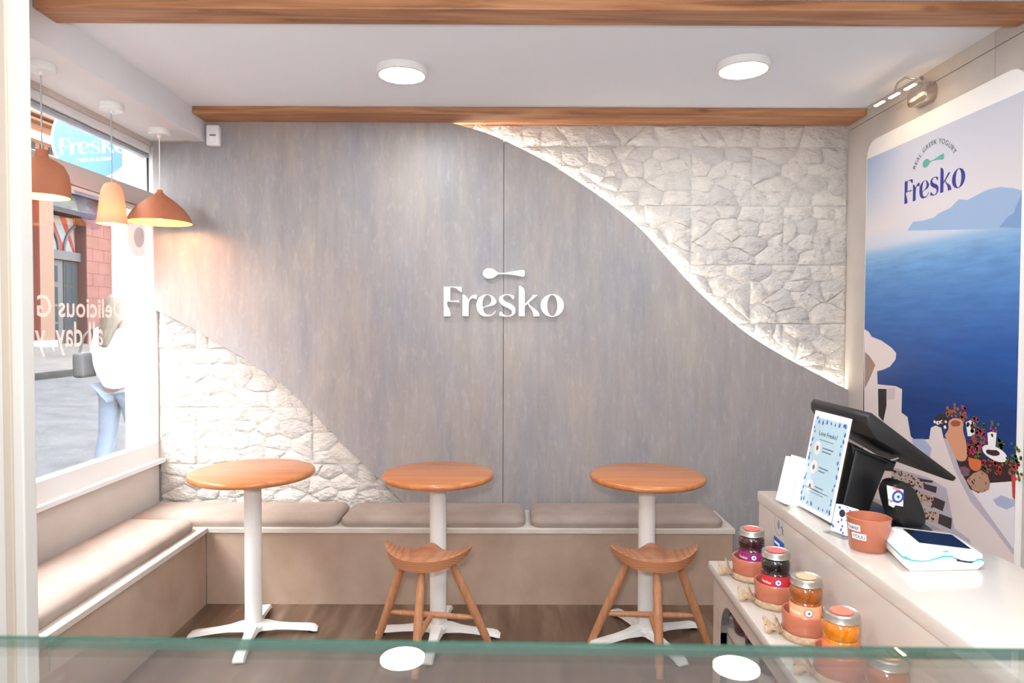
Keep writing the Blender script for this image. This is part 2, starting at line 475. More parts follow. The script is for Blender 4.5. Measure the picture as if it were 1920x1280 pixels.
mat('cabinet_wood', (178, 164, 150), .5, rgb2=(160, 146, 133), scale=(14, 2, 14), detail=6)
mat('cabinet_edge', (128, 124, 122), .4)
mat('logo_white', (246, 244, 240), .45)
mat('terracotta_shade', (186, 116, 82), .7, rgb2=(178, 108, 76), scale=(8, 8, 8))
mat('shade_inside', (250, 222, 160), .8)
mat('pot_terracotta', (176, 104, 78), .28, rgb2=(164, 94, 70), scale=(9, 9, 9), coat=.3)
mat('burlap', (186, 158, 128), .95, rgb2=(160, 132, 104), scale=(120, 120, 160), detail=3, bump=.0012, bscale=(260, 260, 260))
mat('black_plastic', (20, 20, 22), .38)
mat('black_gloss', (10, 10, 12), .12)
mat('device_white', (245, 245, 245), .22, coat=.3)
mat('teal', (60, 178, 178), .35)
mat('paper_white', (248, 248, 246), .6)
mat('ink', (32, 34, 52), .6)
mat('plastic_grey', (176, 182, 188), .4)
mat('screen_dark', (70, 78, 84), .15)
mat('eye_blue', (48, 66, 168), .4)
mat('eye_pale', (150, 205, 235), .4)
mat('eye_white', (250, 250, 250), .4)
mat('pink_blob', (236, 130, 120), .5)
mat('flyer_blue', (190, 220, 230), .4)
mat('drop_blue', (64, 92, 180), .4)
mat('circle_cream', (240, 232, 226), .5)
mat('grey_line', (96, 110, 128), .6)
mat('sticker_red', (206, 92, 84), .5)
mat('sticker_peach', (240, 166, 128), .5)
mat('sticker_coral', (236, 112, 88), .5)
mat('label_purple', (150, 34, 96), .5)
mat('label_red', (198, 44, 50), .5)
mat('label_peach', (246, 168, 122), .5)
mat('label_orange', (242, 122, 72), .5)
mat('jam_plum', (52, 10, 22), .08, coat=1)
mat('jam_black', (18, 8, 12), .08, coat=1)
mat('jam_fig', (160, 84, 22), .08, coat=1, rgb2=(120, 58, 14), scale=(60, 60, 40))
mat('jam_orange', (206, 122, 12), .08, coat=1, rgb2=(168, 88, 8), scale=(60, 60, 40))
mat('decal_blue', (36, 86, 178), .5)
mat('decal_line', (96, 110, 150), .5)
mat('logo_navy', (44, 48, 138), .5)
mat('spoon_teal', (92, 168, 152), .5)
mat('poster_white', (244, 240, 234), .45)
glass('window_glass', (.97, .985, .98))
glass('case_glass', (.97, .98, .975), ior=2.3)
glass('acrylic', (.985, .985, .985), ior=1.25)
glass('glass_edge', (.30, .41, .37), ior=1.15, opac=.36, body=(76, 112, 98))
glass('decal_lilac', (.93, .92, .96), ior=1.1, opac=.42, body=(120, 110, 140))
glass('decal_pink', (.96, .93, .93), ior=1.1, opac=.40, body=(150, 126, 118))
glass('decal_letter', (1, .96, .94), ior=1.1, opac=.62, body=(215, 196, 188))
mat('lamp_glow', (255, 255, 255), .6, emit=(246, 249, 252), estr=LAMP)
mat('bulb_glow', (255, 240, 215), .6, emit=(255, 186, 126), estr=52)
mat('tube_glow', (255, 240, 215), .6, emit=(255, 214, 160), estr=16)
mat('led_glow', (255, 250, 240), .6, emit=(255, 244, 230), estr=24)
wood('beam_wood', (140, 92, 58), (178, 122, 82), (200, 148, 104), 'X', 24)
wood('table_wood', (178, 104, 54), (192, 118, 66), (206, 138, 84), 'X', 22, rough=.3, coat=.25)
wood('leg_wood', (182, 124, 86), (196, 138, 98), (208, 152, 112), 'Z', 60, knots=False)

# stool seat: end-grain rings
m = mat('seat_wood', (176, 112, 72), .42)
nt = m.node_tree
wv = nt.nodes.new('ShaderNodeTexWave'); wv.wave_type = 'RINGS'; wv.rings_direction = 'Y'
wv.inputs['Scale'].default_value = 30; wv.inputs['Distortion'].default_value = 5; wv.inputs['Detail'].default_value = 3; wv.inputs['Detail Scale'].default_value = .7
mpw = nt.nodes.new('ShaderNodeMapping'); mpw.inputs['Location'].default_value = (0, 0, -.36); mpw.inputs['Scale'].default_value = (.55, .35, 1)
rpw = nt.nodes.new('ShaderNodeValToRGB')
rpw.color_ramp.elements[0].color = lin((174, 114, 78)); rpw.color_ramp.elements[1].color = lin((192, 134, 96)); rpw.color_ramp.elements[1].position = .55
nt.links.new(nt.nodes['Texture Coordinate'].outputs['Object'], mpw.inputs[0]); nt.links.new(mpw.outputs[0], wv.inputs['Vector'])
nt.links.new(wv.outputs['Fac'], rpw.inputs[0]); nt.links.new(rpw.outputs[0], nt.nodes['Principled BSDF'].inputs['Base Color'])


def panel_material():
    """grey weathered laminate: vertical streaks of blue-grey, taupe and pale scuffs"""
    m = mat('grey_panel', (150, 144, 142), .42)
    nt = m.node_tree; b = nt.nodes['Principled BSDF']; tc = nt.nodes['Texture Coordinate']

    def nz(scale, detail, c, lo, hi, rough=.6):
        mp = nt.nodes.new('ShaderNodeMapping'); mp.inputs['Scale'].default_value = scale
        n = nt.nodes.new('ShaderNodeTexNoise'); n.inputs['Scale'].default_value = 1; n.inputs['Detail'].default_value = detail; n.inputs['Roughness'].default_value = rough
        r = nt.nodes.new('ShaderNodeValToRGB'); r.color_ramp.elements[0].position = lo; r.color_ramp.elements[1].position = hi
        r.color_ramp.elements[0].color = c[0]; r.color_ramp.elements[1].color = c[1]
        nt.links.new(tc.outputs['Object'], mp.inputs[0]); nt.links.new(mp.outputs[0], n.inputs['Vector']); nt.links.new(n.outputs['Fac'], r.inputs[0])
        return r.outputs[0]
    big = nz((3.2, 1, 1.0), 6, (lin((152, 151, 155)), lin((168, 160, 153))), .36, .64)
    streak = nz((11, 1, 1.7), 9, ((.83, .83, .84, 1), (1.10, 1.09, 1.08, 1)), .36, .66, .75)
    fine = nz((26, 1, 8), 9, ((0, 0, 0, 1), (1, 1, 1, 1)), .52, .80, .8)
    mx = nt.nodes.new('ShaderNodeMix'); mx.data_type = 'RGBA'; mx.blend_type = 'MULTIPLY'; mx.inputs['Factor'].default_value = .8
    nt.links.new(big, mx.inputs['A']); nt.links.new(streak, mx.inputs['B'])
    m2 = nt.nodes.new('ShaderNodeMix'); m2.data_type = 'RGBA'; m2.inputs['B'].default_value = lin((200, 196, 192))
    sc_ = nt.nodes.new('ShaderNodeMath'); sc_.operation = 'MULTIPLY'; sc_.inputs[1].default_value = .55
    nt.links.new(fine, sc_.inputs[0]); nt.links.new(sc_.outputs[0], m2.inputs['Factor']); nt.links.new(mx.outputs['Result'], m2.inputs['A'])
    nt.links.new(m2.outputs['Result'], b.inputs['Base Color'])


panel_material()


def stone_material():
    m = mat('white_stone', (214, 209, 203), .85, rgb2=(196, 190, 184), scale=(9, 9, 12), detail=7, lo=.4, hi=.8, bump=.022, bscale=(26, 26, 40))
    nt = m.node_tree; b = nt.nodes['Principled BSDF']
    oi = nt.nodes.new('ShaderNodeObjectInfo')
    rp = nt.nodes.new('ShaderNodeValToRGB')
    rp.color_ramp.elements[0].color = (.86, .86, .87, 1); rp.color_ramp.elements[1].color = (1.03, 1.02, 1.0, 1); rp.color_ramp.elements[1].position = .5
    src = b.inputs['Base Color'].links[0].from_socket
    mx = nt.nodes.new('ShaderNodeMix'); mx.data_type = 'RGBA'; mx.blend_type = 'MULTIPLY'; mx.inputs['Factor'].default_value = 1
    nt.links.new(oi.outputs['Random'], rp.inputs[0]); nt.links.new(src, mx.inputs['A']); nt.links.new(rp.outputs[0], mx.inputs['B'])
    nt.links.new(mx.outputs['Result'], b.inputs['Base Color'])


stone_material()


def floor_material():
    m = mat('floor_wood', (132, 106, 86), .32)
    nt = m.node_tree; b = nt.nodes['Principled BSDF']; tc = nt.nodes['Texture Coordinate']
    rot = nt.nodes.new('ShaderNodeMapping'); rot.inputs['Rotation'].default_value = (0, 0, math.radians(38)); rot.inputs['Scale'].default_value = (14, 1.6, 1)
    n = nt.nodes.new('ShaderNodeTexNoise'); n.inputs['Scale'].default_value = 1; n.inputs['Detail'].default_value = 7; n.inputs['Distortion'].default_value = .6
    r = nt.nodes.new('ShaderNodeValToRGB')
    e = r.color_ramp.elements
    e[0].position = .3; e[0].color = lin((88, 66, 49)); e[1].position = .75; e[1].color = lin((134, 115, 98))
    x = e.new(.52); x.color = lin((108, 84, 66))
    nt.links.new(tc.outputs['Object'], rot.inputs[0]); nt.links.new(rot.outputs[0], n.inputs['Vector']); nt.links.new(n.outputs['Fac'], r.inputs[0])
    nt.links.new(r.outputs[0], b.inputs['Base Color'])


floor_material()

# ------------------------------------------------------------------ room shell
WY = 3.99                       # back wall
XL, XR = -2.07, 1.985           # left and right inner faces
CZ = 2.70                       # ceiling
YN = -2.2                       # wall behind the camera
struct(obj('floor', bx(XL - .2, XR + .2, YN, WY + .15, -.12, 0), 'floor_wood'))
ceil = struct(obj('ceiling', bx(XL - .2, XR + .2, YN, WY + .15, CZ, CZ + .2), 'ceiling_paint'))
obj('soffit', bx(XL - .16, -1.767, 1.0, WY, 2.545, CZ + .01, .004), 'white_paint', ceil)
obj('led_profile', bx(-2.06, -1.84, WY - .068, WY - .06, 2.538, 2.545), 'post_cream', ceil)
back = struct(obj('wall_back', bx(XL - .2, XR + .2, WY, WY + .15, 0, CZ), 'stone_back'))
struct(obj('wall_near', bx(XL - .2, XR + .2, YN - .15, YN, 0, CZ), 'white_paint'))
right = struct(obj('wall_right', bx(XR, XR + .2, YN, WY, 0, CZ), 'cabinet_edge'))
# concrete-look boards on the right wall, with open joints
ys = [-2.2, -1.0, .25, 1.52, 2.786, 3.987]
for a, b in zip(ys, ys[1:]):
    for z0, z1 in ((0, 2.63), (2.634, CZ)):
        obj('wall_board', bx(XR - .012, XR, a + .0015, b - .0015, z0, z1), 'concrete', right)
# left wall with the shop window opening
WIN = (1.72, 3.99, .69, 2.52)
bm = bx(XL - .16, XL, YN, WIN[0], 0, 2.6)
bx(XL - .16, XL, WIN[0], WIN[1], 0, WIN[2], bm=bm)
bx(XL - .16, XL, WIN[0], WIN[1], WIN[3], 2.6, bm=bm)
left = struct(obj('wall_left', bm, 'plinth_paint'))
obj('corner_bead', bx(XL, XL + .012, WY - .012, WY - .001, .45, .70), 'cabinet_edge', left)

# shop window: frame, transom, two panes, sill, decals
w1 = thing('window_1', 'large white framed shop window with a transom light above', 'window', (XL - .03, 2.85, .69))
struct(w1)
w1.pop('category', None)
WXc = XL - .03


def wl(x0, x1, y0, y1, z0, z1, bev=.003):          # box in window coordinates
    return bx(x0 - WXc, x1 - WXc, y0 - 2.85, y1 - 2.85, z0 - .69, z1 - .69, bev)


obj('bottom_rail', wl(-2.13, -2.072, 1.72, 3.985, .69, .80), 'white_frame', w1)
obj('sill', wl(-2.075, -2.03, 1.72, 3.985, .68, .705), 'white_frame', w1)
obj('jamb', wl(-2.13, -2.07, 3.962, 3.987, .80, 2.52), 'white_frame', w1)
obj('jamb', wl(-2.13, -2.07, 1.72, 1.77, .80, 2.52), 'white_frame', w1)
obj('transom', wl(-2.14, -2.072, 1.77, 3.962, 2.155, 2.25), 'transom_shaded', w1)
obj('transom_bead', wl(-2.145, -2.085, 1.77, 3.962, 2.135, 2.152), 'white_frame', w1)
obj('head_rail', wl(-2.20, -2.085, 1.77, 3.962, 2.478, 2.52), 'white_frame', w1)
obj('head_rail', wl(-2.13, -2.10, 1.77, 3.962, 2.455, 2.474), 'plastic_grey', w1)
obj('gasket', wl(-2.112, -2.104, 3.955, 3.962, 2.25, 2.478, 0), 'black_rubber', w1)
lp = obj('pane', wl(-2.112, -2.106, 1.77, 3.962, .80, 2.135, 0), 'window_glass', w1)
up_ = obj('pane', wl(-2.112, -2.106, 1.77, 3.962, 2.25, 2.478, 0), 'window_glass', w1)


def decal(name, pts, m, dx):
    pts = smooth_poly([tuple(p) for p in pts], 2, 70)
    obj(name, flat([(y - 2.85, z - .69) for y, z in pts], 'X', -2.105 + dx - WXc), m, lp)


decal('petal_decal', DATA['blob1'], 'decal_lilac', .001)
decal('petal_decal', DATA['blob1_in'], 'decal_pink', .002)
decal('petal_decal', DATA['blob2'], 'decal_pink', .001)
decal('petal_decal', DATA['blob2_mid'], 'decal_pink', .002)
decal('petal_decal', DATA['blob2_in'], 'decal_lilac', .003)
# lettering applied for readers in the street, so it is mirrored from inside
for s, y0, y1, z, hh in (('Delicious G', 3.688, 3.016, 1.527, .098), ('all day, y', 3.50, 3.00, 1.386, .118)):
    me = fit(text_mesh(s, 1, 0, .012), y0 - y1)
    zs = [v.co.y for v in me.vertices]
    k = hh / max(zs)
    vmap(me, lambda c: Vector((-2.103 - WXc, (y0 + y1) / 2 - c.x - 2.85, z + c.y * k - .69)))
    obj('window_lettering', me, 'decal_letter', lp)
# white pilaster of the shopfront outside, and the entry keypad on it
struct(tag(obj('trim_1', bx(-2.31, XL - .16, 4.06, 4.34, -.1, 3.2, .004), 'white_frame')))
kp = DATA['keypad']
t = thing('entry_keypad', 'grey door keypad on the white pilaster outside the window', 'keypad', (kp[0], 4.06, kp[2] - .07))
obj('housing', bx(-.036, .036, -.025, 0, 0, .135, .006), 'plastic_grey', t)
obj('screen', bx(-.02, .014, -.028, -.024, .068, .10, .003), 'screen_dark', t)

# ---------------------------------------------- stone cladding on the back wall
random.seed(11)
from mathutils import noise as mnoise
CU, CL = DATA['curve_up'], DATA['curve_lo']


def interp(c, x):
    if x <= c[0][0]: return c[0][1] + (c[0][0] - x) * .3
    for (a, b), (c2, d) in zip(c, c[1:]):
        if x <= c2: return b + (d - b) * (x - a) / (c2 - a)
    return c[-1][1] - (x - c[-1][0]) * .5


def clip(poly, nx, ny, d):               # keep nx*x+ny*y<=d
    out = []
    for i in range(len(poly)):
        a, b = poly[i], poly[(i + 1) % len(poly)]
        da, db = nx * a[0] + ny * a[1] - d, nx * b[0] + ny * b[1] - d
        if da <= 0: out.append(a)
        if da * db < 0:
            t_ = da / (da - db)
            out.append((a[0] + (b[0] - a[0]) * t_, a[1] + (b[1] - a[1]) * t_))
    return out


NST = 0


def stone_panel(x0, x1, z0, z1, keep):
    global NST
    w, h = x1 - x0, z1 - z0
    nz_ = max(1, round(h / .088))
    seeds = []
    for r in range(nz_):
        nx_ = max(1, round(w / random.choice((.12, .145, .17))))
        for c in range(nx_):
            seeds.append((x0 + (c + .5 + (.25 if r % 2 else -.25) + random.uniform(-.32, .32)) * w / nx_, z0 + (r + .5 + random.uniform(-.3, .3)) * h / nz_))
    for i, s in enumerate(seeds):
        poly = [(x0, z0), (x1, z0), (x1, z1), (x0, z1)]
        for j, q in enumerate(seeds):
            if i == j: continue
            nx_, ny_ = q[0] - s[0], (q[1] - s[1]) * 2.0
            mx_, my_ = (q[0] + s[0]) / 2, (q[1] + s[1]) / 2
            poly = clip(poly, nx_, ny_, nx_ * mx_ + ny_ * my_)
            if len(poly) < 3: break
        if len(poly) < 3: continue
        cx = sum(p[0] for p in poly) / len(poly); cz = sum(p[1] for p in poly) / len(poly)
        if not (any(keep(p[0], p[1]) for p in poly) or keep(cx, cz)): continue
        # split the edges and make them uneven (the neighbour gets the same crook)
        ring = []
        for k in range(len(poly)):
            a, b = poly[k], poly[(k + 1) % len(poly)]
            if math.hypot(a[0] - b[0], a[1] - b[1]) < .008: continue
            ring.append(a)
            nn = 2 if math.hypot(a[0] - b[0], a[1] - b[1]) > .05 else 1
            for q in range(1, nn + 1):
                if len(poly) > 7 and q > 1: continue
                ring.append((a[0] + (b[0] - a[0]) * q / (nn + 1), a[1] + (b[1] - a[1]) * q / (nn + 1)))
        if len(ring) < 3: continue
        pts = []
        for p in ring:
            v = mnoise.noise_vector(Vector((p[0] * 17, p[1] * 17, 3.3))) * .011
            pts.append((min(x1, max(x0, p[0] + v.x)), min(z1, max(z0, p[1] + v.y))))
        dep = random.uniform(.005, .011)
        tx, tz = random.uniform(-.035, .035), random.uniform(-.06, .06)

        def ins(p, d):
            L = math.hypot(p[0] - cx, p[1] - cz) or 1
            f_ = max(.3, (L - d) / L)
            return cx + (p[0] - cx) * f_, cz + (p[1] - cz) * f_
        vs, fs = [], []
        n = len(pts)
        for p in pts:
            q = ins(p, .0004); vs.append((q[0], WY - .0005 - random.uniform(0, .0015), q[1]))
        for p in pts:
            q = ins(p, .008 + random.uniform(0, .010))
            vs.append((q[0], max(WY - .026, WY - dep + tx * (q[0] - cx) + tz * (q[1] - cz) + random.uniform(-.002, .002)), q[1]))
        vs.append((cx, WY - dep - random.uniform(-.001, .003), cz))
        for k in range(n):
            k2 = (k + 1) % n
            fs.append((k, k2, n + k2, n + k)); fs.append((n + k, n + k2, 2 * n))
        me = bpy.data.meshes.new('stone')
        me.from_pydata(vs, [], fs)
        obj('stone', me, 'white_stone', back, 48)
        NST += 1


keep_up = lambda x, z: z > interp(CU, x) - .05 and x > -.45
keep_lo = lambda x, z: z < interp(CL, x) + .05 and z > .38
# upper field: courses of moulded panels
zc = [2.66, 2.538, 2.194, 1.85, 1.506, 1.162, .95]
for r in range(len(zc) - 1):
    xs = [-.36, .30 if r % 2 else .07, 1.056, 1.41 if r % 2 else 1.60, XR - .013]
    for a, b in zip(xs, xs[1:]):
        stone_panel(a, b, zc[r + 1], zc[r], keep_up)
zc = [1.62, 1.346, 1.002, .668, .36]
for r in range(len(zc) - 1):
    xs = [XL, -1.62 if r % 2 else -1.85, -1.165 if r % 2 == 0 else -.90, -.40]
    for a, b in zip(xs, xs[1:]):
        stone_panel(a, b, zc[r + 1], zc[r], keep_lo)

# ---------------------------------------------- curved grey panels, light strip, lettering
PF = 3.94
seam = DATA['seam']


def dens(c, n=6):                       # smooth dense version of a traced edge
    c = [Vector(p) for p in c]
    out = []
    for i in range(len(c) - 1):
        p0, p1, p2, p3 = c[max(0, i - 1)], c[i], c[i + 1], c[min(len(c) - 1, i + 2)]
        for k in range(n):
            t_ = k / n
            out.append(tuple(.5 * ((2 * p1) + (p2 - p0) * t_ + (2 * p0 - 5 * p1 + 4 * p2 - p3) * t_ * t_ + (3 * p1 - p0 - 3 * p2 + p3) * t_ ** 3)))
    out.append(tuple(c[-1]))
    return out


cu = dens([(-.345, 2.659)] + list(CU[1:-1]) + [(1.9, 1.156), (1.971, 1.123)])
cl = dens([(-2.068, 1.577)] + list(CL[1:]) + [(-.15, .03)])
L = [(-2.068, 2.544), (-1.769, 2.544), (-1.769, 2.659)] + [p for p in cu if p[0] < seam] + [(seam - .0015, interp(cu, seam)), (seam - .0015, .012), (-.12, .012)] + cl[::-1]
Rr = [(seam + .0015, interp(cu, seam))] + [p for p in cu if p[0] > seam + .003] + [(1.971, .012), (seam + .0015, .012)]
tag(obj('wall_panel', prism(L, 'Y', PF, PF + .015), 'grey_panel'), 'grey weathered wall panel left of the seam, with a wave-cut lower edge', 'wall panel', 'grey wave panels')
rp_ = tag(obj('wall_panel', prism(Rr, 'Y', PF, PF + .015), 'grey_panel'), 'grey weathered wall panel right of the seam, under the lit curved edge', 'wall panel', 'grey wave panels')
obj('seam_blackout', bx(seam - .02, seam + .02, PF + .0152, PF + .0165, .02, interp(cu, seam) - .006), 'black_rubber', rp_)  # black strip added behind the seam: darkens the gap, stops LED light leaking
# light strip fixed behind the upper edge
pts = []
for i in range(0, len(cu), 1):
    a = Vector(cu[max(0, i - 1)]); b = Vector(cu[min(len(cu) - 1, i + 1)])
    d = (b - a).normalized(); nrm = Vector((d.y, -d.x))      # towards the panel (down-left)
    if nrm.y > 0: nrm = -nrm
    q = Vector(cu[i]) + nrm * .030
    if q.y < 2.65: pts.append((q.x, PF + .0215, q.y))
tag(obj('led_strip', tube(pts, .005, 6), 'led_glow'), 'glowing light strip behind the curved upper edge of the grey panel', 'light strip')

o0, o1 = DATA['logo_o']
S = (o1[0] - o0[0]) / 1920
ox = o0[0] + 925 * S
oz = o0[1] + (o1[1] - o0[1]) * 722 / 896
sg = thing('wall_sign', 'white raised Fresko lettering with a spoon on the grey wall', 'sign', (ox, PF, oz - .02))
for ch in ('F', 'r', 'e', 's', 'k', 'o', 'spoon'):
    me = glyph(ch, 6)
    vmap(me, lambda c: Vector((c.x * S, -.016 + (-c.z) * .001, c.y * S + .02)))
    obj('spoon' if ch == 'spoon' else 'letter', me, 'logo_white', sg)

# ---------------------------------------------- beams and post
tag(obj('ceiling_beam', bx(-1.766, 1.970, 3.784, WY - .001, 2.66, CZ - .001, .004), 'beam_wood'), 'brown wooden beam along the top of the back wall', 'beam', 'ceiling beams')
tag(obj('ceiling_beam', bx(-1.766, 1.970, 2.532, 2.665, 2.66, CZ - .001, .004), 'beam_wood'), 'brown wooden beam across the ceiling at the top of the picture', 'beam', 'ceiling beams')
pst = thing('corner_post', 'white panelled post at the left edge of the picture', 'post', (-1.10, 1.476, 0))
obj('post_body', bx(-.15, .051, -.020, .020, 0, CZ, .003), 'post_paint', pst)
obj('post_strip', bx(.012, .030, -.026, -.018, 0, CZ, .002), 'post_cream', pst)
# ------------------------------------------------------------------ lamps
def ceiling_lamp(x, y, label, group):
    t = thing('ceiling_lamp', label, 'ceiling lamp', (x, y, CZ), 0, group)
    obj('housing', lathe([(.0, -.001), (.121, -.001), (.122, -.004), (.122, -.030), (.119, -.034), (.106, -.0345), (.1055, -.028)], 56), 'white_metal', t, 30)
    obj('diffuser', lathe([(.1055, -.0325), (.0, -.0325)], 56), 'lamp_glow', t)
    return t


G = 'round surface-mounted ceiling lamps'
ceiling_lamp(-.515, 3.225, 'round white ceiling lamp above the middle table', G)
ceiling_lamp(1.067, 3.144, 'round white ceiling lamp near the seaside poster', G)
for x, y, w_ in ((-.515, 1.45, 'over the floor just in front of the near beam, left one'), (1.067, 1.40, 'over the serving counter'), (-.515, -.35, 'behind the camera on the left'), (1.067, -.35, 'behind the camera on the right')):  # extra lamps out of view, added to brighten the room
    ceiling_lamp(x, y, 'unseen round ceiling lamp added to light the room, ' + w_, G)


def pendant(x, y, prof, label, m, cord, thick=.004):
    """prof: outer profile from the top down, z relative to the soffit"""
    t = thing('pendant_lamp', label, 'pendant lamp', (x, y, 2.545), 0, 'terracotta pendant lamps along the window')
    obj('canopy', lathe([(0, -.0), (.055, 0), (.056, -.004), (.055, -.028), (.05, -.032), (.012, -.033), (.01, -.045), (0, -.045)], 32), 'white_metal', t, 35)
    obj('cord', tube([(0, 0, -.04), (0, 0, prof[0][1] + .002)], .0028, 8), cord, t, 60)
    inner = [(max(0, r - thick), z - thick * .6) for r, z in prof][::-1]
    inner[0] = (prof[-1][0] - thick, prof[-1][1])
    obj('shade', lathe([(0, prof[0][1])] + prof + inner[:1], 48), m, t, 50)
    obj('shade_lining', lathe(inner + [(0, inner[-1][1])], 48), 'shade_inside' if m != 'glow_shade' else m, t, 50)
    obj('bulb', lathe([(0, .034), (.018, .03), (.03, .012), (.033, 0), (.028, -.018), (.016, -.029), (0, -.033)], 20, (0, 0, prof[-1][1] + .052)), 'bulb_glow', t, 60)
    return t


m = bpy.data.materials.new('glow_shade'); m.use_nodes = True; nt = m.node_tree
nt.nodes.remove(nt.nodes['Principled BSDF'])
d_ = nt.nodes.new('ShaderNodeBsdfDiffuse'); d_.inputs[0].default_value = lin((240, 190, 160))
t_ = nt.nodes.new('ShaderNodeBsdfTranslucent'); t_.inputs[0].default_value = lin((255, 206, 172))
x_ = nt.nodes.new('ShaderNodeMixShader'); x_.inputs[0].default_value = .22
nt.links.new(d_.outputs[0], x_.inputs[1]); nt.links.new(t_.outputs[0], x_.inputs[2]); nt.links.new(x_.outputs[0], nt.nodes['Material Output'].inputs['Surface'])
MATS['glow_shade'] = m
pendant(-1.905, 2.774, [(.022, -.345), (.024, -.375), (.045, -.385), (.075, -.405), (.092, -.44), (.098, -.48), (.100, -.535)], 'terracotta dome pendant lamp nearest the white post', 'terracotta_shade', 'plastic_grey')
pendant(-1.915, 3.274, [(.020, -.375), (.034, -.385), (.046, -.41), (.053, -.45), (.060, -.51), (.064, -.55), (.069, -.572)], 'slim glowing pendant lamp, middle of the three by the window', 'glow_shade', 'plastic_grey')
pendant(-1.905, 3.70, [(.013, -.325), (.016, -.338), (.03, -.352), (.075, -.385), (.12, -.425), (.148, -.465), (.164, -.502)], 'wide terracotta bowl pendant lamp nearest the back wall', 'terracotta_shade', 'white_metal')

# motion sensor in the corner under the beam
t = thing('motion_sensor', 'white motion sensor on the wall under the left end of the beam', 'sensor', (-1.704, PF, 2.512))
obj('housing', bx(-.038, .038, -.045, 0, 0, .12, .012, 3), 'device_white', t, 40)
obj('lens', bx(-.015, .02, -.049, -.043, .018, .05, .004), 'paper_white', t)
obj('slot', bx(-.015, .02, -.0465, -.044, .056, .061), 'black_rubber', t)

# ------------------------------------------------------------------ benches and cushions
BY = 3.577
t = thing('bench', 'pale low bench built along the back wall', 'bench', (-.2, BY, 0))
obj('front_panel', bx(-1.4165, 1.39, .008, .028, .0, .385), 'bench_face', t)
obj('end_panel', bx(1.37, 1.39, .028, .36, 0, .385), 'bench_face', t)
obj('seat_board', bx(-1.405, 1.40, -.004, .362, .385, .412, .0025), 'bench_board', t)
t = thing('bench', 'pale low bench built under the shop window', 'bench', (-1.61, 2.9, 0))
obj('front_panel', bx(-.03, -.008, -1.1, .683, .0, .385), 'bench_face', t)
obj('end_panel', bx(-.44, -.03, -1.1, -1.08, 0, .385), 'bench_face', t)
obj('seat_board', bx(-.455, .004, -1.105, 1.03, .385, .412, .0025), 'bench_board', t)


def cushion(x0, x1, y0, y1, z0, h, label, seed=0, group='seat cushions on the bench'):
    """soft pad: full in the middle, rolled over at the rim, with rounded corners"""
    w, d = x1 - x0, y1 - y0
    nx_, ny_ = (46, 18) if w > d else (18, 46)
    cx, cy = (x0 + x1) / 2, (y0 + y1) / 2
    bm = bmesh.new()
    rc = .06

    def pos(u, v, inset):
        x, y = u * (w / 2 - inset), v * (d / 2 - inset)
        # round the plan corners
        ax, ay = abs(x) - (w / 2 - inset - rc), abs(y) - (d / 2 - inset - rc)
        if ax > 0 and ay > 0:
            L = max(ax, ay); H_ = math.hypot(ax, ay) or 1
            k = L / H_
            x = math.copysign(w / 2 - inset - rc + ax * k, x); y = math.copysign(d / 2 - inset - rc + ay * k, y)
        return x, y
    top = []
    for j in range(ny_ + 1):
        row = []
        for i in range(nx_ + 1):
            u, v = math.sin((i / nx_ - .5) * PI), math.sin((j / ny_ - .5) * PI)
            x, y = pos(u, v, 0)
            e = min(w / 2 - abs(u) * w / 2, d / 2 - abs(v) * d / 2)
            f_ = min(1, e / .085)
            z = h * (.36 + .64 * (1 - (1 - f_) ** 2.6) ** .5)
            z += .006 * mnoise.noise(Vector((x * 4 + seed, y * 6, seed * 1.7))) * f_
            row.append(bm.verts.new((x, y, z)))
        top.append(row)
    for j in range(ny_):
        for i in range(nx_):
            bm.faces.new((top[j][i], top[j][i + 1], top[j + 1][i + 1], top[j + 1][i]))
    rim = [top[0][i] for i in range(nx_ + 1)] + [top[j][nx_] for j in range(1, ny_ + 1)] + [top[ny_][i] for i in range(nx_ - 1, -1, -1)] + [top[j][0] for j in range(ny_ - 1, 0, -1)]
    low = [bm.verts.new((v.co.x * (1 - .006 / (w / 2)), v.co.y * (1 - .006 / (d / 2)), 0)) for v in rim]
    n = len(rim)
    for k in range(n):
        bm.faces.new((rim[k], rim[(k + 1) % n], low[(k + 1) % n], low[k]))
    bm.faces.new(low)
    o = obj('seat_cushion', bm, 'cushion', None, 60, (cx, cy, z0))
    return tag(o, label, 'cushion', group)


SZ = .4125
cushion(-2.045, -.925, BY + .012, 3.928, SZ, .060, 'beige seat cushion in the corner of the bench, behind the left table', 1)
cushion(-.912, .083, BY + .012, 3.928, SZ, .058, 'beige seat cushion in the middle of the back bench', 2)
cushion(.112, 1.152, BY + .008, 3.928, SZ, .058, 'beige seat cushion at the right end of the back bench', 3)
cushion(-2.045, -1.655, 1.90, 3.565, SZ, .062, 'long beige seat cushion on the window bench, next to the post', 4)

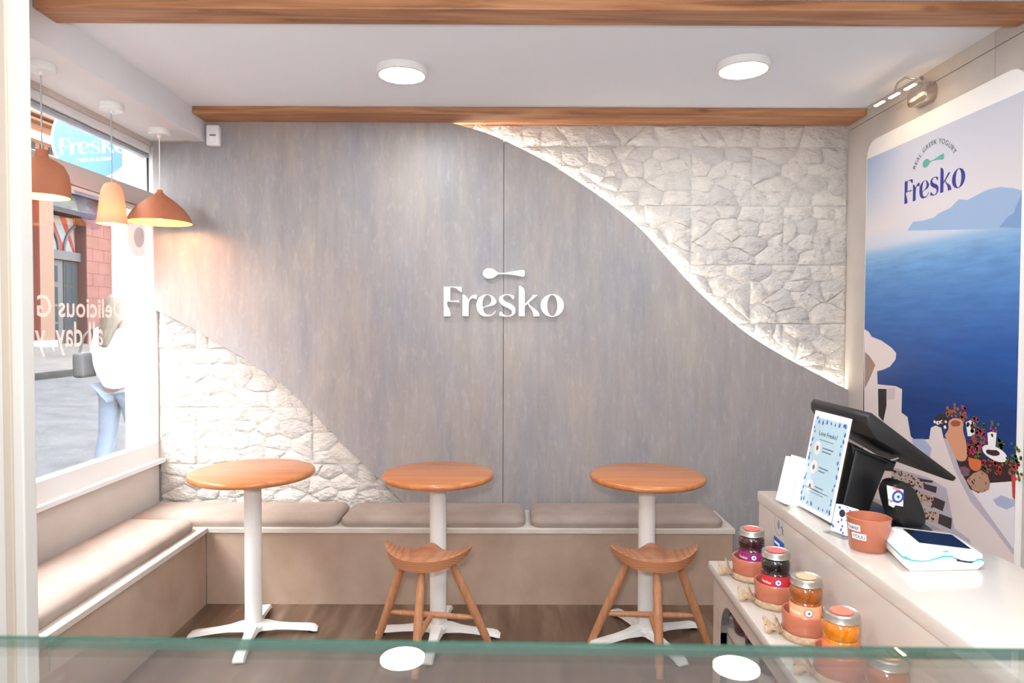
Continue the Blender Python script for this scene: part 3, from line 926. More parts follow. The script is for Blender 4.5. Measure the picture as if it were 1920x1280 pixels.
# ------------------------------------------------------------------ tables
def table(x, y, R_, rot, label, zt=.79):
    t = thing('bistro_table', label, 'table', (x, y, 0), 0, 'round bistro tables')
    th = .030
    prof = [(0, zt), (R_ - .012, zt), (R_ - .004, zt - .003), (R_, zt - .010), (R_ + .001, zt - .018), (R_ - .004, zt - .026), (R_ - .014, zt - th), (0, zt - th)]
    obj('table_top', lathe(prof, 72), 'table_wood', t, 40)
    obj('pole', lathe([(0, .05), (.040, .05), (.040, zt - th), (0, zt - th)], 32), 'white_metal', t, 40)
    obj('hub', lathe([(0, .028), (.052, .028), (.056, .05), (.047, .064), (.041, .068), (0, .068)], 32), 'white_metal', t, 40)
    # one cast arm, used four times
    st = [(.0, .034, .030, .066), (.06, .032, .030, .064), (.11, .026, .030, .052), (.17, .025, .026, .044), (.262, .028, .017, .036), (.285, .029, .012, .030), (.300, .025, .010, .017)]
    bm = bmesh.new()
    rings = []
    for s, hw, zb, zt_ in st:
        rings.append([bm.verts.new(p) for p in ((s, -hw, zb), (s, -hw * .80, zt_ - .002), (s, -hw * .45, zt_), (s, hw * .45, zt_), (s, hw * .80, zt_ - .002), (s, hw, zb))])
    for a, b in zip(rings, rings[1:]):
        for k in range(6):
            bm.faces.new((a[k], a[(k + 1) % 6], b[(k + 1) % 6], b[k]))
    bm.faces.new(rings[0]); bm.faces.new(rings[-1][::-1])
    first = obj('base_arm', bm, 'white_metal', t, 40)
    g = obj('glide', lathe([(0, 0), (.017, 0), (.019, .012), (0, .012)], 14, (.272, 0, .001)), 'black_rubber', first, 40)
    first.rotation_euler = (0, 0, math.radians(rot))
    for k in (1, 2, 3):
        c = copy_tree(first, t)
        c.rotation_euler = (0, 0, math.radians(rot + 90 * k))
    return t


table(-1.232, 3.228, .288, 8, 'round wooden table with white pedestal at the left, in the bench corner', .797)
table(-.343, 3.222, .265, -4, 'round wooden table with white pedestal in the middle, under the lettering')
table(.652, 3.200, .270, 22, 'round wooden table with white pedestal at the right, nearest the counter')

# ------------------------------------------------------------------ stools
def stool(x, y, rz, label):
    t = thing('saddle_stool', label, 'stool', (x, y, 0), rz, 'wooden saddle stools')
    # half-moon saddle: horns left and right, pommel towards the table
    a_, bf = .199, .135
    NU, NV = 44, 14
    bm = bmesh.new()

    def yb(u):      # far edge: pommel in the middle, scooped to either side
        return .052 + .052 * math.exp(-(u / .26) ** 2) + .012 * abs(u) ** 3

    def yf(u):      # near edge: round
        return -bf * (1 - abs(u) ** 2.3) ** .62 + .045 * abs(u) ** 2

    def zt(u, v):   # v 0 near .. 1 far
        z = .478 + .030 * abs(u) ** 2.6
        z += .020 * math.exp(-(u / .24) ** 2) * max(0, (v - .35) / .65) ** 1.5
        z += .011 * (1 - v) ** 2 * (1 - abs(u) ** 2)
        return z
    T, B = [], []
    for i in range(NU + 1):
        u = math.sin((i / NU - .5) * PI) * .999
        y0, y1 = yf(u), yb(u)
        rt_, rb_ = [], []
        for j in range(NV + 1):
            v = .5 - .5 * math.cos(PI * j / NV)
            x_, y_ = u * a_, y0 + (y1 - y0) * v
            e = min(1, 4 * min(v, 1 - v) + .0)
            rt_.append(bm.verts.new((x_, y_, zt(u, v) - .004 * (1 - e) ** 2)))
            s = .955
            th_ = .052 - .020 * abs(u) ** 3
            rb_.append(bm.verts.new((x_ * s, y_ * s + .003, min(zt(u, v), .489 + .030 * abs(u) ** 2.6) - th_)))
        T.append(rt_); B.append(rb_)
    for i in range(NU):
        for j in range(NV):
            bm.faces.new((T[i][j], T[i + 1][j], T[i + 1][j + 1], T[i][j + 1]))
            bm.faces.new((B[i][j], B[i][j + 1], B[i + 1][j + 1], B[i + 1][j]))
        bm.faces.new((T[i][0], B[i][0], B[i + 1][0], T[i + 1][0]))
        bm.faces.new((T[i][NV], T[i + 1][NV], B[i + 1][NV], B[i][NV]))
    for i in (0, NU):
        for j in range(NV):
            bm.faces.new((T[i][j], T[i][j + 1], B[i][j + 1], B[i][j]))
    obj('seat', bm, 'seat_wood', t, 35)

    def leg(p, q, r=(.013, .0185, .020, .018, .014)):
        p, q = Vector(p), Vector(q)
        return tube([p.lerp(q, k) for k in (0, .15, .5, .85, 1)], r, 14)
    lt, rt2, mt = (-.105, .03, .448), (.105, .03, .448), (0, -.06, .445)
    lf, rf, mf = (-.275, .135, .0), (.275, .135, .0), (.0, -.165, .0)
    for p, q in ((lt, lf), (rt2, rf), (mt, mf)):
        obj('leg', leg(p, q), 'leg_wood', t, 60)
    h_ = .36                                            # stretchers about 17 cm up
    A, B_ = Vector(lf).lerp(Vector(lt), h_), Vector(rf).lerp(Vector(rt2), h_)
    C_ = Vector(mf).lerp(Vector(mt), .34)
    rr = (.008, .0125, .0135, .0125, .008)
    obj('stretcher', leg(A, B_, rr), 'leg_wood', t, 60)
    obj('stretcher', leg(C_, (A + B_) / 2, rr), 'leg_wood', t, 60)
    return t


stool(-.374, 2.99, math.radians(-9), 'pale wooden three-legged stool in front of the middle table')
stool(.646, 2.995, math.radians(-3), 'pale wooden three-legged stool in front of the right table')
# ------------------------------------------------------------------ serving counter
CT = 1.0
t = thing('serving_counter', 'white serving counter with a lower display ledge on the right', 'counter', (.9, 1.3, 0))
cx, cy = .9, 1.3


def lc(p): return [(x - cx, y - cy) for x, y in p]


obj('worktop', prism(lc([(.748, 2.031), (1.062, 2.031), (1.062, .50), (.712, .50)]), 'Z', CT - .035, CT, bev=.005), 'counter_white', t, 40)
obj('front_panel', prism(lc([(.751, 2.026), (1.058, 2.026), (1.058, .505), (.715, .505)]), 'Z', 0, CT - .034), 'counter_white', t)
obj('ledge', prism(lc([(.603, 2.036), (.749, 2.036), (.713, .50), (.546, .50)]), 'Z', .757, .785, bev=.005), 'counter_white', t, 40)


def xl(y): return .617 + (y - 2.0) * .0372          # outer face of the shelf unit under the ledge


# side board with arched openings (one outline with holes)
fl_ = fill_mesh([[(2.030, 0), (2.030, .757), (.51, .757), (.51, 0)]] +
                [[(a, .08), (b, .08), (b, .60)] + [(b - .09 + .09 * math.cos(q), .60 + .105 * math.sin(q)) for q in [k * PI / 16 for k in range(1, 9)]] +
                 [(a + .09 + .09 * math.cos(q), .60 + .105 * math.sin(q)) for q in [PI / 2 + k * PI / 16 for k in range(0, 9)]] for a, b in ((1.30, 1.955), (.56, 1.22))], .010)
vmap(fl_, lambda c: Vector((xl(c.x) + .010 - c.z - cx, c.x - cy, c.y)))
obj('shelf_side', fl_, 'cabinet_wood', t)
for a, b in ((1.30, 1.955), (.56, 1.22)):       # dark lining of each opening
    path = [(a, .08), (a, .60)] + [(a + .09 - .09 * math.cos(q), .60 + .105 * math.sin(q)) for q in [k * PI / 16 for k in range(1, 9)]] + [(b - .09 + .09 * math.cos(q), .60 + .105 * math.sin(q)) for q in [PI / 2 - k * PI / 16 for k in range(0, 9)]] + [(b, .08)]
    bm = bmesh.new()
    rows = [[bm.verts.new((xl(y) + d - cx, y - cy, z)) for y, z in path] for d in (.0015, .021)]
    for k in range(len(path) - 1):
        bm.faces.new((rows[0][k], rows[0][k + 1], rows[1][k + 1], rows[1][k]))
    obj('opening_edge', bm, 'cabinet_edge', t)
obj('shelf_end', prism(lc([(.637, 2.030), (.750, 2.030), (.750, 2.012), (.637, 2.012)]), 'Z', 0, .757), 'cabinet_wood', t)
for z in (.06, .35, .600):
    obj('shelf', prism(lc([(.639, 2.011), (.749, 2.011), (.716, .51), (.583, .51)]), 'Z', z, z + .016), 'cabinet_wood', t)

# payment decals on the counter front
def cface(y): return .751 + (y - 2.026) * .0237 - .0006


def front_decal(name, me, mm, parent=t):
    vmap(me, lambda c: Vector((cface(c.x) + c.z - cx, c.x - cy, c.y)))
    obj(name, me, mm, parent)


yc, zc_ = 1.868, .945
front_decal('contactless_ring', fill_mesh([ell(yc, zc_, .030, .030), ell(yc, zc_, .0285, .0285)]), 'decal_line')
for k in range(4):
    r_ = .008 + k * .005
    arc = [(yc + .014 - r_ * math.cos(q), zc_ + r_ * math.sin(q)) for q in [-.75 + i * .25 for i in range(7)]]
    arc2 = [(yc + .014 - (r_ - .0022) * math.cos(q), zc_ + (r_ - .0022) * math.sin(q)) for q in [-.75 + i * .25 for i in range(7)]][::-1]
    front_decal('contactless_wave', fill_mesh([arc + arc2]), 'decal_line')
front_decal('contactless_hand', fill_mesh([[(yc - .012, zc_ - .004), (yc - .022, zc_ + .002), (yc - .034, zc_ - .006), (yc - .036, zc_ - .022), (yc - .032, zc_ - .022), (yc - .030, zc_ - .010), (yc - .022, zc_ - .003)]]), 'decal_line')
front_decal('price_decal', fill_mesh([[(1.900, .846), (1.900, .905), (1.825, .905), (1.825, .846)]]), 'decal_blue')
for k in range(3):
    me = fill_mesh([[(1.894, .855 + k * .016), (1.894, .862 + k * .016), (1.835 + .01 * k, .862 + k * .016), (1.835 + .01 * k, .855 + k * .016)]])
    vmap(me, lambda c: Vector((c.x, c.y, -.0006)))
    front_decal('decal_line', me, 'paper_white')


# ------------------------------------------------------------------ evil-eye mark used on stickers
def eye_meshes(s):
    return ((ell(0, 0, s, s, 20), 'eye_blue'), (ell(0, 0, s * .62, s * .62, 18), 'eye_white'), (ell(s * .02, 0, s * .42, s * .42, 16), 'eye_pale'), (ell(s * .04, 0, s * .2, s * .2, 12), 'ink'))


# ------------------------------------------------------------------ pots with jam jars
def jar(x, y, z, rz, jam, band, stick, label, group, r=.0345, h=.128, text=True):
    t = thing('jam_jar', label, 'jar', (x, y, z), rz, group)
    obj('glass_body', lathe([(0, 0), (r - .006, 0), (r - .001, .004), (r, .012), (r, .070), (r - .003, .075), (r + .0008, .083), (r + .0008, .100), (r - .003, .108), (r - .007, .112), (r - .007, .118), (0, .118)], 32), jam, t, 40)
    # paper band
    band_o = obj('label_band', lathe([(r + .0004, .036), (r + .0007, .036), (r + .0007, .070), (r + .0004, .070)], 32), band, t, 40)

    def wrap(me, a0, dz, lift):
        return vmap(me, lambda c: Vector(((r + lift) * math.sin(a0 + c.x / r), -(r + lift) * math.cos(a0 + c.x / r), dz + c.y)))
    for a0 in (.15, 2.4, 4.4):
        for k, (pl, mm) in enumerate(eye_meshes(.0100)):
            obj('eye_mark', wrap(fill_mesh([pl]), a0, .056, .0009 + k * .0003), mm, band_o)
    if text:
        me = merged([glyph(c) for c in 'Fresko'])
        me = fit(me, .028)
        obj('printed_name', wrap(me, -.75, .050, .0010), 'paper_white', band_o)
    lid = obj('lid', lathe([(0, h - .001), (r - .006, h - .001), (r - .003, h), (r - .0008, h - .0015), (r, h - .004), (r, h - .014), (r + .0008, h - .0155), (r - .004, h - .016), (0, h - .016)], 36), 'lid_metal', t, 35)
    obj('lid_sticker', lathe([(0, h + .0004), (r * .62, h + .0004), (r * .62, h - .0006)], 28), stick, lid, 30)
    return t


def pot_with_wrap(x, y, z, rz, label, r=.050):
    t = thing('terracotta_pot', label, 'pot', (x, y, z), rz, 'small terracotta pots on the ledge')
    hh = .060
    obj('bowl', lathe([(0, .002), (r - .008, .002), (r - .004, .006), (r, .02), (r + .002, hh - .002), (r + .001, hh), (r - .003, hh), (r - .0045, hh - .003), (r - .006, .02), (r - .010, .010), (0, .010)], 40), 'pot_terracotta', t, 40)
    random.seed(int(y * 1000))
    bm = bmesh.new()
    n = 40
    rings = []
    for k, (rr, zz) in enumerate(((r - .004, .003), (r + .003, .001), (r + .006, .006), (r + .005, .013), (r + .0015, .017), (r - .001, .015))):
        rings.append([bm.verts.new(((rr + random.uniform(-.0008, .0012)) * math.cos(2 * PI * i / n), (rr + random.uniform(-.0008, .0012)) * math.sin(2 * PI * i / n), zz + random.uniform(-.0006, .001))) for i in range(n)])
    for a, b in zip(rings, rings[1:]):
        for i in range(n):
            bm.faces.new((a[i], a[(i + 1) % n], b[(i + 1) % n], b[i]))
    w = obj('burlap_band', bm, 'burlap', t, 60)
    # the knotted tails stick out on the customer side
    for q, (ln, wd, up_z, da) in enumerate(((.036, .036, -.006, .15), (.020, .046, .012, -.22))):
        bm = bmesh.new()
        g = []
        for i in range(7):
            s = i / 6
            row = []
            for j in range(6):
                v = j / 5 - .5
                wid = wd * (.25 + .75 * s)
                px = -(r + .002 + ln * s)
                py = v * wid * .75 + da * (r + ln * s) + .004 * math.sin(v * 11 + s * 5)
                pz = .012 + up_z * s + (v + .5) * wid * .62 * (.25 + .75 * s) + .005 * math.sin(v * 9 + q + s * 4) * (.4 + s) + random.uniform(-.0012, .0012)
                row.append(bm.verts.new((px + random.uniform(-.002, .002) * s, py, max(.0015, pz))))
            g.append(row)
        for i in range(6):
            for j in range(5):
                bm.faces.new((g[i][j], g[i + 1][j], g[i + 1][j + 1], g[i][j + 1]))
        o = obj('burlap_tail', bm, 'burlap', w, 70)
        so = o.modifiers.new('t', 'SOLIDIFY'); so.thickness = .0012
    return t


spec_ = [(.684, 1.900, 'jam_plum', 'label_purple', 'sticker_red', 'plum jam jar with a purple label', 'the far end of the ledge'),
         (.681, 1.718, 'jam_black', 'label_red', 'sticker_red', 'black cherry jam jar with a red label', 'the second place from the far end'),
         (.680, 1.538, 'jam_fig', 'label_peach', 'sticker_peach', 'amber jam jar with a peach label and peach lid sticker', 'the middle of the ledge row'),
         (.670, 1.352, 'jam_orange', 'label_orange', 'sticker_coral', 'orange jam jar with an orange label and coral lid sticker', 'the place where the glass edge crosses'),
         (.662, 1.170, 'jam_fig', 'label_peach', 'sticker_peach', 'amber jam jar with a peach label, lowest in the picture', 'the near end, seen through the glass')]
for i, (x, y, jm, bd, st_, lb, wh) in enumerate(spec_):
    ang = math.atan2(x, y)
    pot_with_wrap(x, y, .785, -.15, 'small terracotta pot in a burlap wrap at ' + wh)
    jar(x, y, .7955, -ang + .05, jm, bd, st_, lb + ', in a terracotta pot' if 'lowest' not in lb else lb, 'jam jars in pots on the ledge')
for i, (y, jm, bd, lb) in enumerate(((1.915, 'jam_plum', 'label_purple', 'dark plum jar on the shelf under the ledge, farthest in'), (1.815, 'jam_black', 'label_purple', 'dark jar with a purple label on the shelf under the ledge, second in'),
                                 (1.70, 'jam_black', 'label_red', 'dark jar with a red label on the shelf under the ledge, third in'), (1.585, 'jam_black', 'label_red', 'dark jar with a red label on the shelf under the ledge, fourth in'))):
    jar(xl(y) + .065, y, .6165, -.4, jm, bd, 'sticker_red', lb, 'jam jars under the ledge')
t = thing('terracotta_pot', 'terracotta pot on the shelf under the ledge, behind the reflected lamp', 'pot', (xl(1.46) + .072, 1.46, .6165), 0, 'pots under the ledge')
obj('bowl', lathe([(0, 0), (.036, 0), (.042, .015), (.045, .075), (.041, .075), (.038, .015), (0, .008)], 32), 'pot_terracotta', t, 40)

# ------------------------------------------------------------------ things on the counter
# leaning white block stand
t = thing('display_block', 'small white leaning display block at the far end of the counter', 'display stand', (.782, 1.875, CT), math.radians(8))
obj('plate', prism([(-.012, .0), (.010, .0), (.040, .128), (.018, .133)], 'Y', -.028, .030, bev=.0015), 'device_white', t)
obj('backing', prism([(-.030, .008), (-.014, .004), (.014, .128), (-.001, .131)], 'Y', -.024, .026, bev=.0015), 'poster_white', t)

# acrylic stand with the pale blue flyer
lo0, lo1 = Vector((.789, 1.856, CT)), Vector((.800, 1.672, CT))
lean = Vector((.050, 0, .270))
t = thing('flyer_stand', 'clear acrylic stand holding a pale blue flyer with a blue petal border', 'flyer stand', tuple(lo1))
uu = (lo0 - lo1); Lw = uu.length; uu.normalize(); vv = lean.normalized(); Lh = lean.length
nn = uu.cross(vv).normalized()
if nn.x > 0: nn = -nn                       # faces the customers


def fly(me, off):
    """flat art: x from 0 at the near end to Lw, y up the sheet; seen from the customer side"""
    return vmap(me, lambda c: uu * (Lw - c.x) + vv * c.y + nn * (off + c.z))


def rect(x0, x1, y0, y1): return [(x0, y0), (x1, y0), (x1, y1), (x0, y1)]


def acr(x0, x1, y0, y1, d0, d1):
    bm = bx(x0, x1, y0, y1, d0, d1)
    me = bpy.data.meshes.new('a'); bm.to_mesh(me); bm.free()
    return fly(me, 0)


obj('acrylic_sheet', acr(0, Lw, .0, Lh, -.005, -.002), 'acrylic', t)
obj('acrylic_sheet', acr(0, Lw, .0, Lh, .0016, .003), 'acrylic', t)
foot = prism([(0, 0), (.07, 0), (.07, .004), (0, .004)], 'Y', .004, Lw - .004)
obj('foot', foot, 'acrylic', t)
sheet = obj('flyer', acr(.004, Lw - .004, .006, Lh - .004, -.0015, 0), 'paper_white', t)
obj('flyer_ground', fly(fill_mesh([rect(.014, Lw - .014, .018, Lh - .020)]), .0004), 'flyer_blue', sheet)
random.seed(5)
dr = []
for k in range(13):
    yy = .026 + k * (Lh - .052) / 12
    for xx in (.021, Lw - .021):
        dr.append((xx + random.uniform(-.004, .004), yy + random.uniform(-.005, .005), random.uniform(.003, .0055)))
for k in range(7):
    dr.append((.035 + k * .020, Lh - .028 + random.uniform(-.004, .003), random.uniform(.003, .005)))
    if k != 3: dr.append((.035 + k * .020, .028 + random.uniform(-.003, .006), random.uniform(.003, .005)))
drops = []
for (x, y, s) in dr:
    a = random.uniform(-.5, .5)
    P_ = [(s * .75 * math.cos(q) * (1 - .35 * math.sin(q)), s * 1.35 * math.sin(q)) for q in [i * PI / 6 for i in range(12)]]
    drops.append([(x + p[0] * math.cos(a) - p[1] * math.sin(a), y + p[0] * math.sin(a) + p[1] * math.cos(a)) for p in P_])
obj('petal_border', fly(fill_mesh(drops), .0008), 'drop_blue', sheet)
me = fit(text_mesh('Love Fresko?', 1), .090)
vmap(me, lambda c: Vector((c.x + Lw / 2, c.y + Lh - .066, 0)))
obj('headline', fly(me, .0009), 'ink', sheet)
bars = []
for x0, x1, y in ((.055, .125, Lh - .078), (.03, .145, .064), (.05, .125, .056)):
    bars.append(rect(x0, x1, y, y + .0016))
circ = []
for k in range(3):
    yy = Lh - .105 - k * .052 + .004
    circ.append(ell(.052, yy, .017, .019, 24))
    bars += [rect(.078, .130 - k * .006, yy + .003, yy + .0058), rect(.078, .122 - k * .012, yy - .006, yy - .0032)]
    bars += [ell(.052, yy, .006, .007, 10)]
obj('circle_badges', fly(fill_mesh(circ), .0008), 'circle_cream', sheet)
obj('small_print', fly(fill_mesh(bars), .0010), 'grey_line', sheet)

# business card holder
t = thing('card_holder', 'small clear holder with patterned cards beside the flyer stand', 'card holder', (.792, 1.600, CT), math.radians(20))
obj('tray', bx(-.028, .030, -.032, .034, 0, .004, .001), 'acrylic', t)
obj('lip', prism([(-.028, .003), (-.024, .003), (-.032, .030), (-.036, .030)], 'Y', -.032, .034), 'acrylic', t)
cards = obj('card_stack', prism([(-.010, .005), (.012, .005), (.026, .064), (.006, .068)], 'Y', -.024, .026, bev=.0008), 'paper_white', t)
random.seed(8)
spots = []
for k in range(16):
    y_, z_ = random.uniform(-.023, .025), random.uniform(.008, .066)
    spots.append(ell(y_, z_, random.uniform(.002, .0045), random.uniform(.002, .0045), 8, random.random()))
me = fill_mesh(spots)
vmap(me, lambda c: Vector((-.010 + .016 * (c.y - .005) / .069 - .0012, c.x, c.y)))
obj('card_print', me, 'decal_blue', cards)
me = fill_mesh([ell(0, .052, .009, .009, 16)])
vmap(me, lambda c: Vector((-.010 + .016 * (c.y - .005) / .069 - .0018, c.x, c.y)))
obj('card_print', me, 'ink', cards)

# tips pot with stuck-on letters
t = thing('terracotta_pot', 'larger terracotta tips pot with stuck-on paper letters on the counter', 'pot', (.801, 1.500, CT), -math.atan2(.806, 1.488) * 1.0)
rb, rt_, hp = .039, .0465, .074
obj('bowl', lathe([(0, 0), (rb - .004, 0), (rb, .004), (rt_ - .001, hp - .004), (rt_, hp - .001), (rt_ - .002, hp), (rt_ - .005, hp - .001), (rb - .003, .01), (0, .008)], 48), 'pot_terracotta', t, 40)


def potwrap(me, a0, z0, lift):
    def f_(c):
        z = z0 + c.y
        r_ = rb + (rt_ - rb) * z / hp + lift
        a = a0 + c.x / rt_
        return Vector((r_ * math.sin(a), -r_ * math.cos(a), z))
    return vmap(me, f_)


for wd, a0, z0, bw in (('THANX', -.72, .048, .034), ('YOUU', -.45, .030, .034)):
    n_ = 10
    bm = bmesh.new()
    rows = [[bm.verts.new((bw * (i / n_ - .5), yy, 0)) for i in range(n_ + 1)] for yy in (-.001, .0125)]
    for i in range(n_): bm.faces.new((rows[0][i], rows[0][i + 1], rows[1][i + 1], rows[1][i]))
    me = bpy.data.meshes.new('p'); bm.to_mesh(me); bm.free()
    lab = obj('paper_label', potwrap(me, a0, z0, .0007), 'paper_white', t)
    me = fit(text_mesh(wd, 1, 0, .03), bw * .88, .0088)
    obj('label_letters', potwrap(me, a0, z0 + .0015, .0013), 'ink', lab)

# white card reader with teal wave
t = thing('card_reader', 'white card reader with a teal wavy stripe on the counter', 'card reader', (.882, 1.430, CT), math.radians(4))
wave = [(-.088, .027), (-.070, .021), (-.050, .016), (-.032, .017), (-.015, .024), (.0, .028), (.018, .027), (.024, .020), (.044, .015), (.064, .012), (.070, .019), (.080, .020), (.086, .016)]
base_ = [(-.086, .012), (-.072, .0), (.072, .0), (.086, .010)]
obj('cradle', prism(base_ + wave[::-1], 'Y', -.064, .064, bev=.003), 'device_white', t, 30)
obj('teal_stripe', prism([(x, z - .0005) for x, z in wave] + [(x, z + .003) for x, z in wave[::-1]], 'Y', -.0635, .0635), 'teal', t)
body = obj('reader_body', prism([(x * .985, z + .0027) for x, z in wave] + [(.084, .030), (.070, .036), (-.060, .054), (-.072, .053)], 'Y', -.0615, .0615, bev=.003), 'device_white', t, 30)
sc_ = obj('screen', prism([(-.048, .0535), (.066, .0378), (.066, .0372), (-.048, .0528)], 'Y', -.046, .046), 'black_gloss', t)
obj('slot', prism([(.026, .0225), (.060, .0165), (.060, .014), (.026, .019)], 'Y', -.0645, -.055), 'black_gloss', t)
obj('button', prism([(-.006, .039), (.006, .041), (.012, .0385), (.003, .0365)], 'Y', -.0625, -.060), 'teal', t)

for o_ in t.children:                        # the casing is cut at a slant in plan
    vmap(o_.data, lambda c: Vector((c.x + .30 * (c.y + .062), c.y, c.z)))

# till: touch screen on a stand, seen from behind
t = thing('till_screen', 'large black tilted till screen on a stand at the counter', 'till', (.905, 1.775, CT))
ex = Vector((.210, 0, -.157)); en = ex.normalized(); el = ex.length
nv = Vector((en.z, 0, -en.x))               # towards the back of the screen (down-left)
if nv.z > 0: nv = -nv
O = Vector((.865 - .905, 0, 1.291 - CT))
bm = bmesh.new()
secs = []
for y_, ins in ((-.158, 0), (.148, 0)):
    secs.append([bm.verts.new((O + en * a + nv * b).to_tuple()[:1] + (y_,) + ((O + en * a + nv * b).z,)) for a, b in ((0, 0), (el, 0), (el, .012), (el - .02, .020), (.05, .044), (.012, .030), (0, .016))])
n = 7
for k in range(n): bm.faces.new((secs[0][k], secs[0][(k + 1) % n], secs[1][(k + 1) % n], secs[1][k]))
bm.faces.new(secs[0]); bm.faces.new(secs[1][::-1])
bmesh.ops.bevel(bm, geom=list(bm.edges), offset=.003, segments=2, affect='EDGES', profile=.5)
obj('display', bm, 'black_plastic', t, 30)
bm = bmesh.new()
A, B = O + en * .012 - nv * .0006, O + en * (el - .012) - nv * .0006
bm.faces.new([bm.verts.new(p) for p in ((A.x, -.145, A.z), (B.x, -.145, B.z), (B.x, .135, B.z), (A.x, .135, A.z))])
obj('glass_front', bm, 'black_gloss', t)
hz = prism([(-.035, .20), (.035, .165), (.085, .150), (.075, .125), (.020, .130), (-.030, .165)], 'Y', -.055, .055, bev=.006)
obj('hinge', hz, 'black_plastic', t, 30)
obj('stand', prism([(-.065, .0), (.005, .0), (.062, .150), (-.025, .185)], 'Y', -.060, .060, bev=.008), 'black_plastic', t, 30)
obj('base', bx(-.09, .095, -.075, .085, 0, .018, .006), 'black_plastic', t, 30)
obj('cable', tube([(.060, -.05, .150), (.085, -.05, .158), (.105, -.05, .165), (.12, -.05, .17)], .002, 8), 'plastic_grey', t)

# small black scanner with an evil-eye card
t = thing('scanner', 'small black countertop scanner with an evil eye card stuck to it', 'scanner', (.955, 1.633, CT), math.radians(6))
outl = [(-.046, .100), (-.040, .116), (-.022, .124), (-.002, .122), (.016, .108), (.046, .040), (.048, .022), (.036, .012), (-.010, .010), (-.028, .040)]
obj('head', prism(smooth_poly(outl, 2, 80), 'Y', -.020, .030, bev=.005), 'black_plastic', t, 40)
obj('foot', lathe([(0, 0), (.050, 0), (.052, .006), (.045, .012), (.018, .016), (0, .016)], 32, (.018, .006, 0)), 'black_plastic', t, 40)
cardp = [(-.058, .118), (-.016, .106), (-.016, .066), (-.036, .070), (-.040, .064), (-.052, .070)]
cd_ = obj('eye_card', prism(cardp, 'Y', -.0225, -.0212), 'paper_white', t)
for k, (pl, mm) in enumerate(eye_meshes(.0155)):
    me = fill_mesh([[(p[0] - .030, p[1] + .090) for p in pl]])
    vmap(me, lambda c: Vector((c.x, -.0229 - k * .0003, c.y)))
    obj('eye_mark', me, mm, cd_)
me = fill_mesh([ell(-.034, .108, .012, .0035, 12)])
vmap(me, lambda c: Vector((c.x, -.0227, c.y - (c.x + .034) * .28)))
obj('pink_mark', me, 'pink_blob', cd_)
me = fit(text_mesh('Tips', 1, 0, .03), .016)
vmap(me, lambda c: Vector((c.x - .048, -.0229, c.y + .078)))
obj('card_word', me, 'ink', cd_)

# ------------------------------------------------------------------ glass display case in the foreground
t = thing('display_case', 'glass topped display case with a green edge in the foreground', 'display case', (0, .464, 0), math.radians(-1.29))
obj('cabinet', bx(-1.15, .52, -.70, -.01, 0, .86, .004), 'counter_white', t)
obj('top_pane', bx(-1.15, .52, -.70, -.0062, 1.274, 1.280), 'case_glass', t)
obj('pane_edge', bx(-1.15, .52, -.0062, 0, 1.274, 1.280, .0006), 'glass_edge', t)
obj('front_pane', bx(-1.15, .52, -.008, -.002, .86, 1.2738), 'case_glass', t)
obj('side_pane', bx(-1.15, -1.144, -.70, -.009, .86, 1.2738), 'case_glass', t)
obj('side_pane', bx(.514, .52, -.70, -.009, .86, 1.2738), 'case_glass', t)
# ------------------------------------------------------------------ seaside poster on the right wall
PXW = XR - .012
t = thing('wall_poster', 'tall backlit-style poster of a blue sea and white terrace with Fresko logo', 'poster', (PXW, 3.16, .30))
y0p, y1p, z0p, z1p = 2.588, 3.741, .30, 2.498


def rrect(y0, y1, z0, z1, r):
    out = []
    for cyy, czz, a in ((y1 - r, z1 - r, 0), (y0 + r, z1 - r, PI / 2), (y0 + r, z0 + r, PI), (y1 - r, z0 + r, 1.5 * PI)):
        out += [(cyy + r * math.cos(a + k * PI / 16), czz + r * math.sin(a + k * PI / 16)) for k in range(9)]
    return out


PO = Vector((PXW, 3.16, .30))


def rel(p): return [(y - PO.y, z - PO.z) for y, z in p]


obj('board', prism(rel(rrect(y0p, y1p, z0p, z1p, .085)), 'X', 1.955 - PXW, 0, bev=.002), 'poster_white', t, 40)
# printed picture: sky and sea
m = mat('poster_print', (120, 150, 200), .4, spec=.25)
nt = m.node_tree; b = nt.nodes['Principled BSDF']
geo = nt.nodes['Texture Coordinate']
sep = nt.nodes.new('ShaderNodeSeparateXYZ'); nt.links.new(geo.outputs['Object'], sep.inputs[0])
mr = nt.nodes.new('ShaderNodeMapRange'); mr.inputs['From Min'].default_value = 0; mr.inputs['From Max'].default_value = 2.2
nt.links.new(sep.outputs['Z'], mr.inputs['Value'])
rp = nt.nodes.new('ShaderNodeValToRGB'); e = rp.color_ramp.elements
HZ = (1.905 - .30) / 2.2
e[0].position = 0; e[0].color = lin((20, 48, 104))
e[1].position = 1; e[1].color = lin((196, 202, 216))
for p_, c_ in ((.38, (24, 60, 124)), (.50, (38, 88, 160)), (.60, (74, 124, 186)), (.68, (108, 156, 206)), (HZ - .012, (140, 178, 212)), (HZ + .006, (196, 204, 218)), (HZ + .05, (216, 208, 208)), (HZ + .14, (206, 204, 210))):
    q = e.new(p_); q.color = lin(c_)
nt.links.new(mr.outputs[0], rp.inputs[0])
mp = nt.nodes.new('ShaderNodeMapping'); mp.inputs['Scale'].default_value = (1, 5, 34)
nz = nt.nodes.new('ShaderNodeTexNoise'); nz.inputs['Scale'].default_value = 1; nz.inputs['Detail'].default_value = 7
nt.links.new(geo.outputs['Object'], mp.inputs[0]); nt.links.new(mp.outputs[0], nz.inputs['Vector'])
wr = nt.nodes.new('ShaderNodeValToRGB'); wr.color_ramp.elements[0].position = .3; wr.color_ramp.elements[1].position = .7
wr.color_ramp.elements[0].color = (.80, .82, .86, 1); wr.color_ramp.elements[1].color = (1.08, 1.07, 1.05, 1)
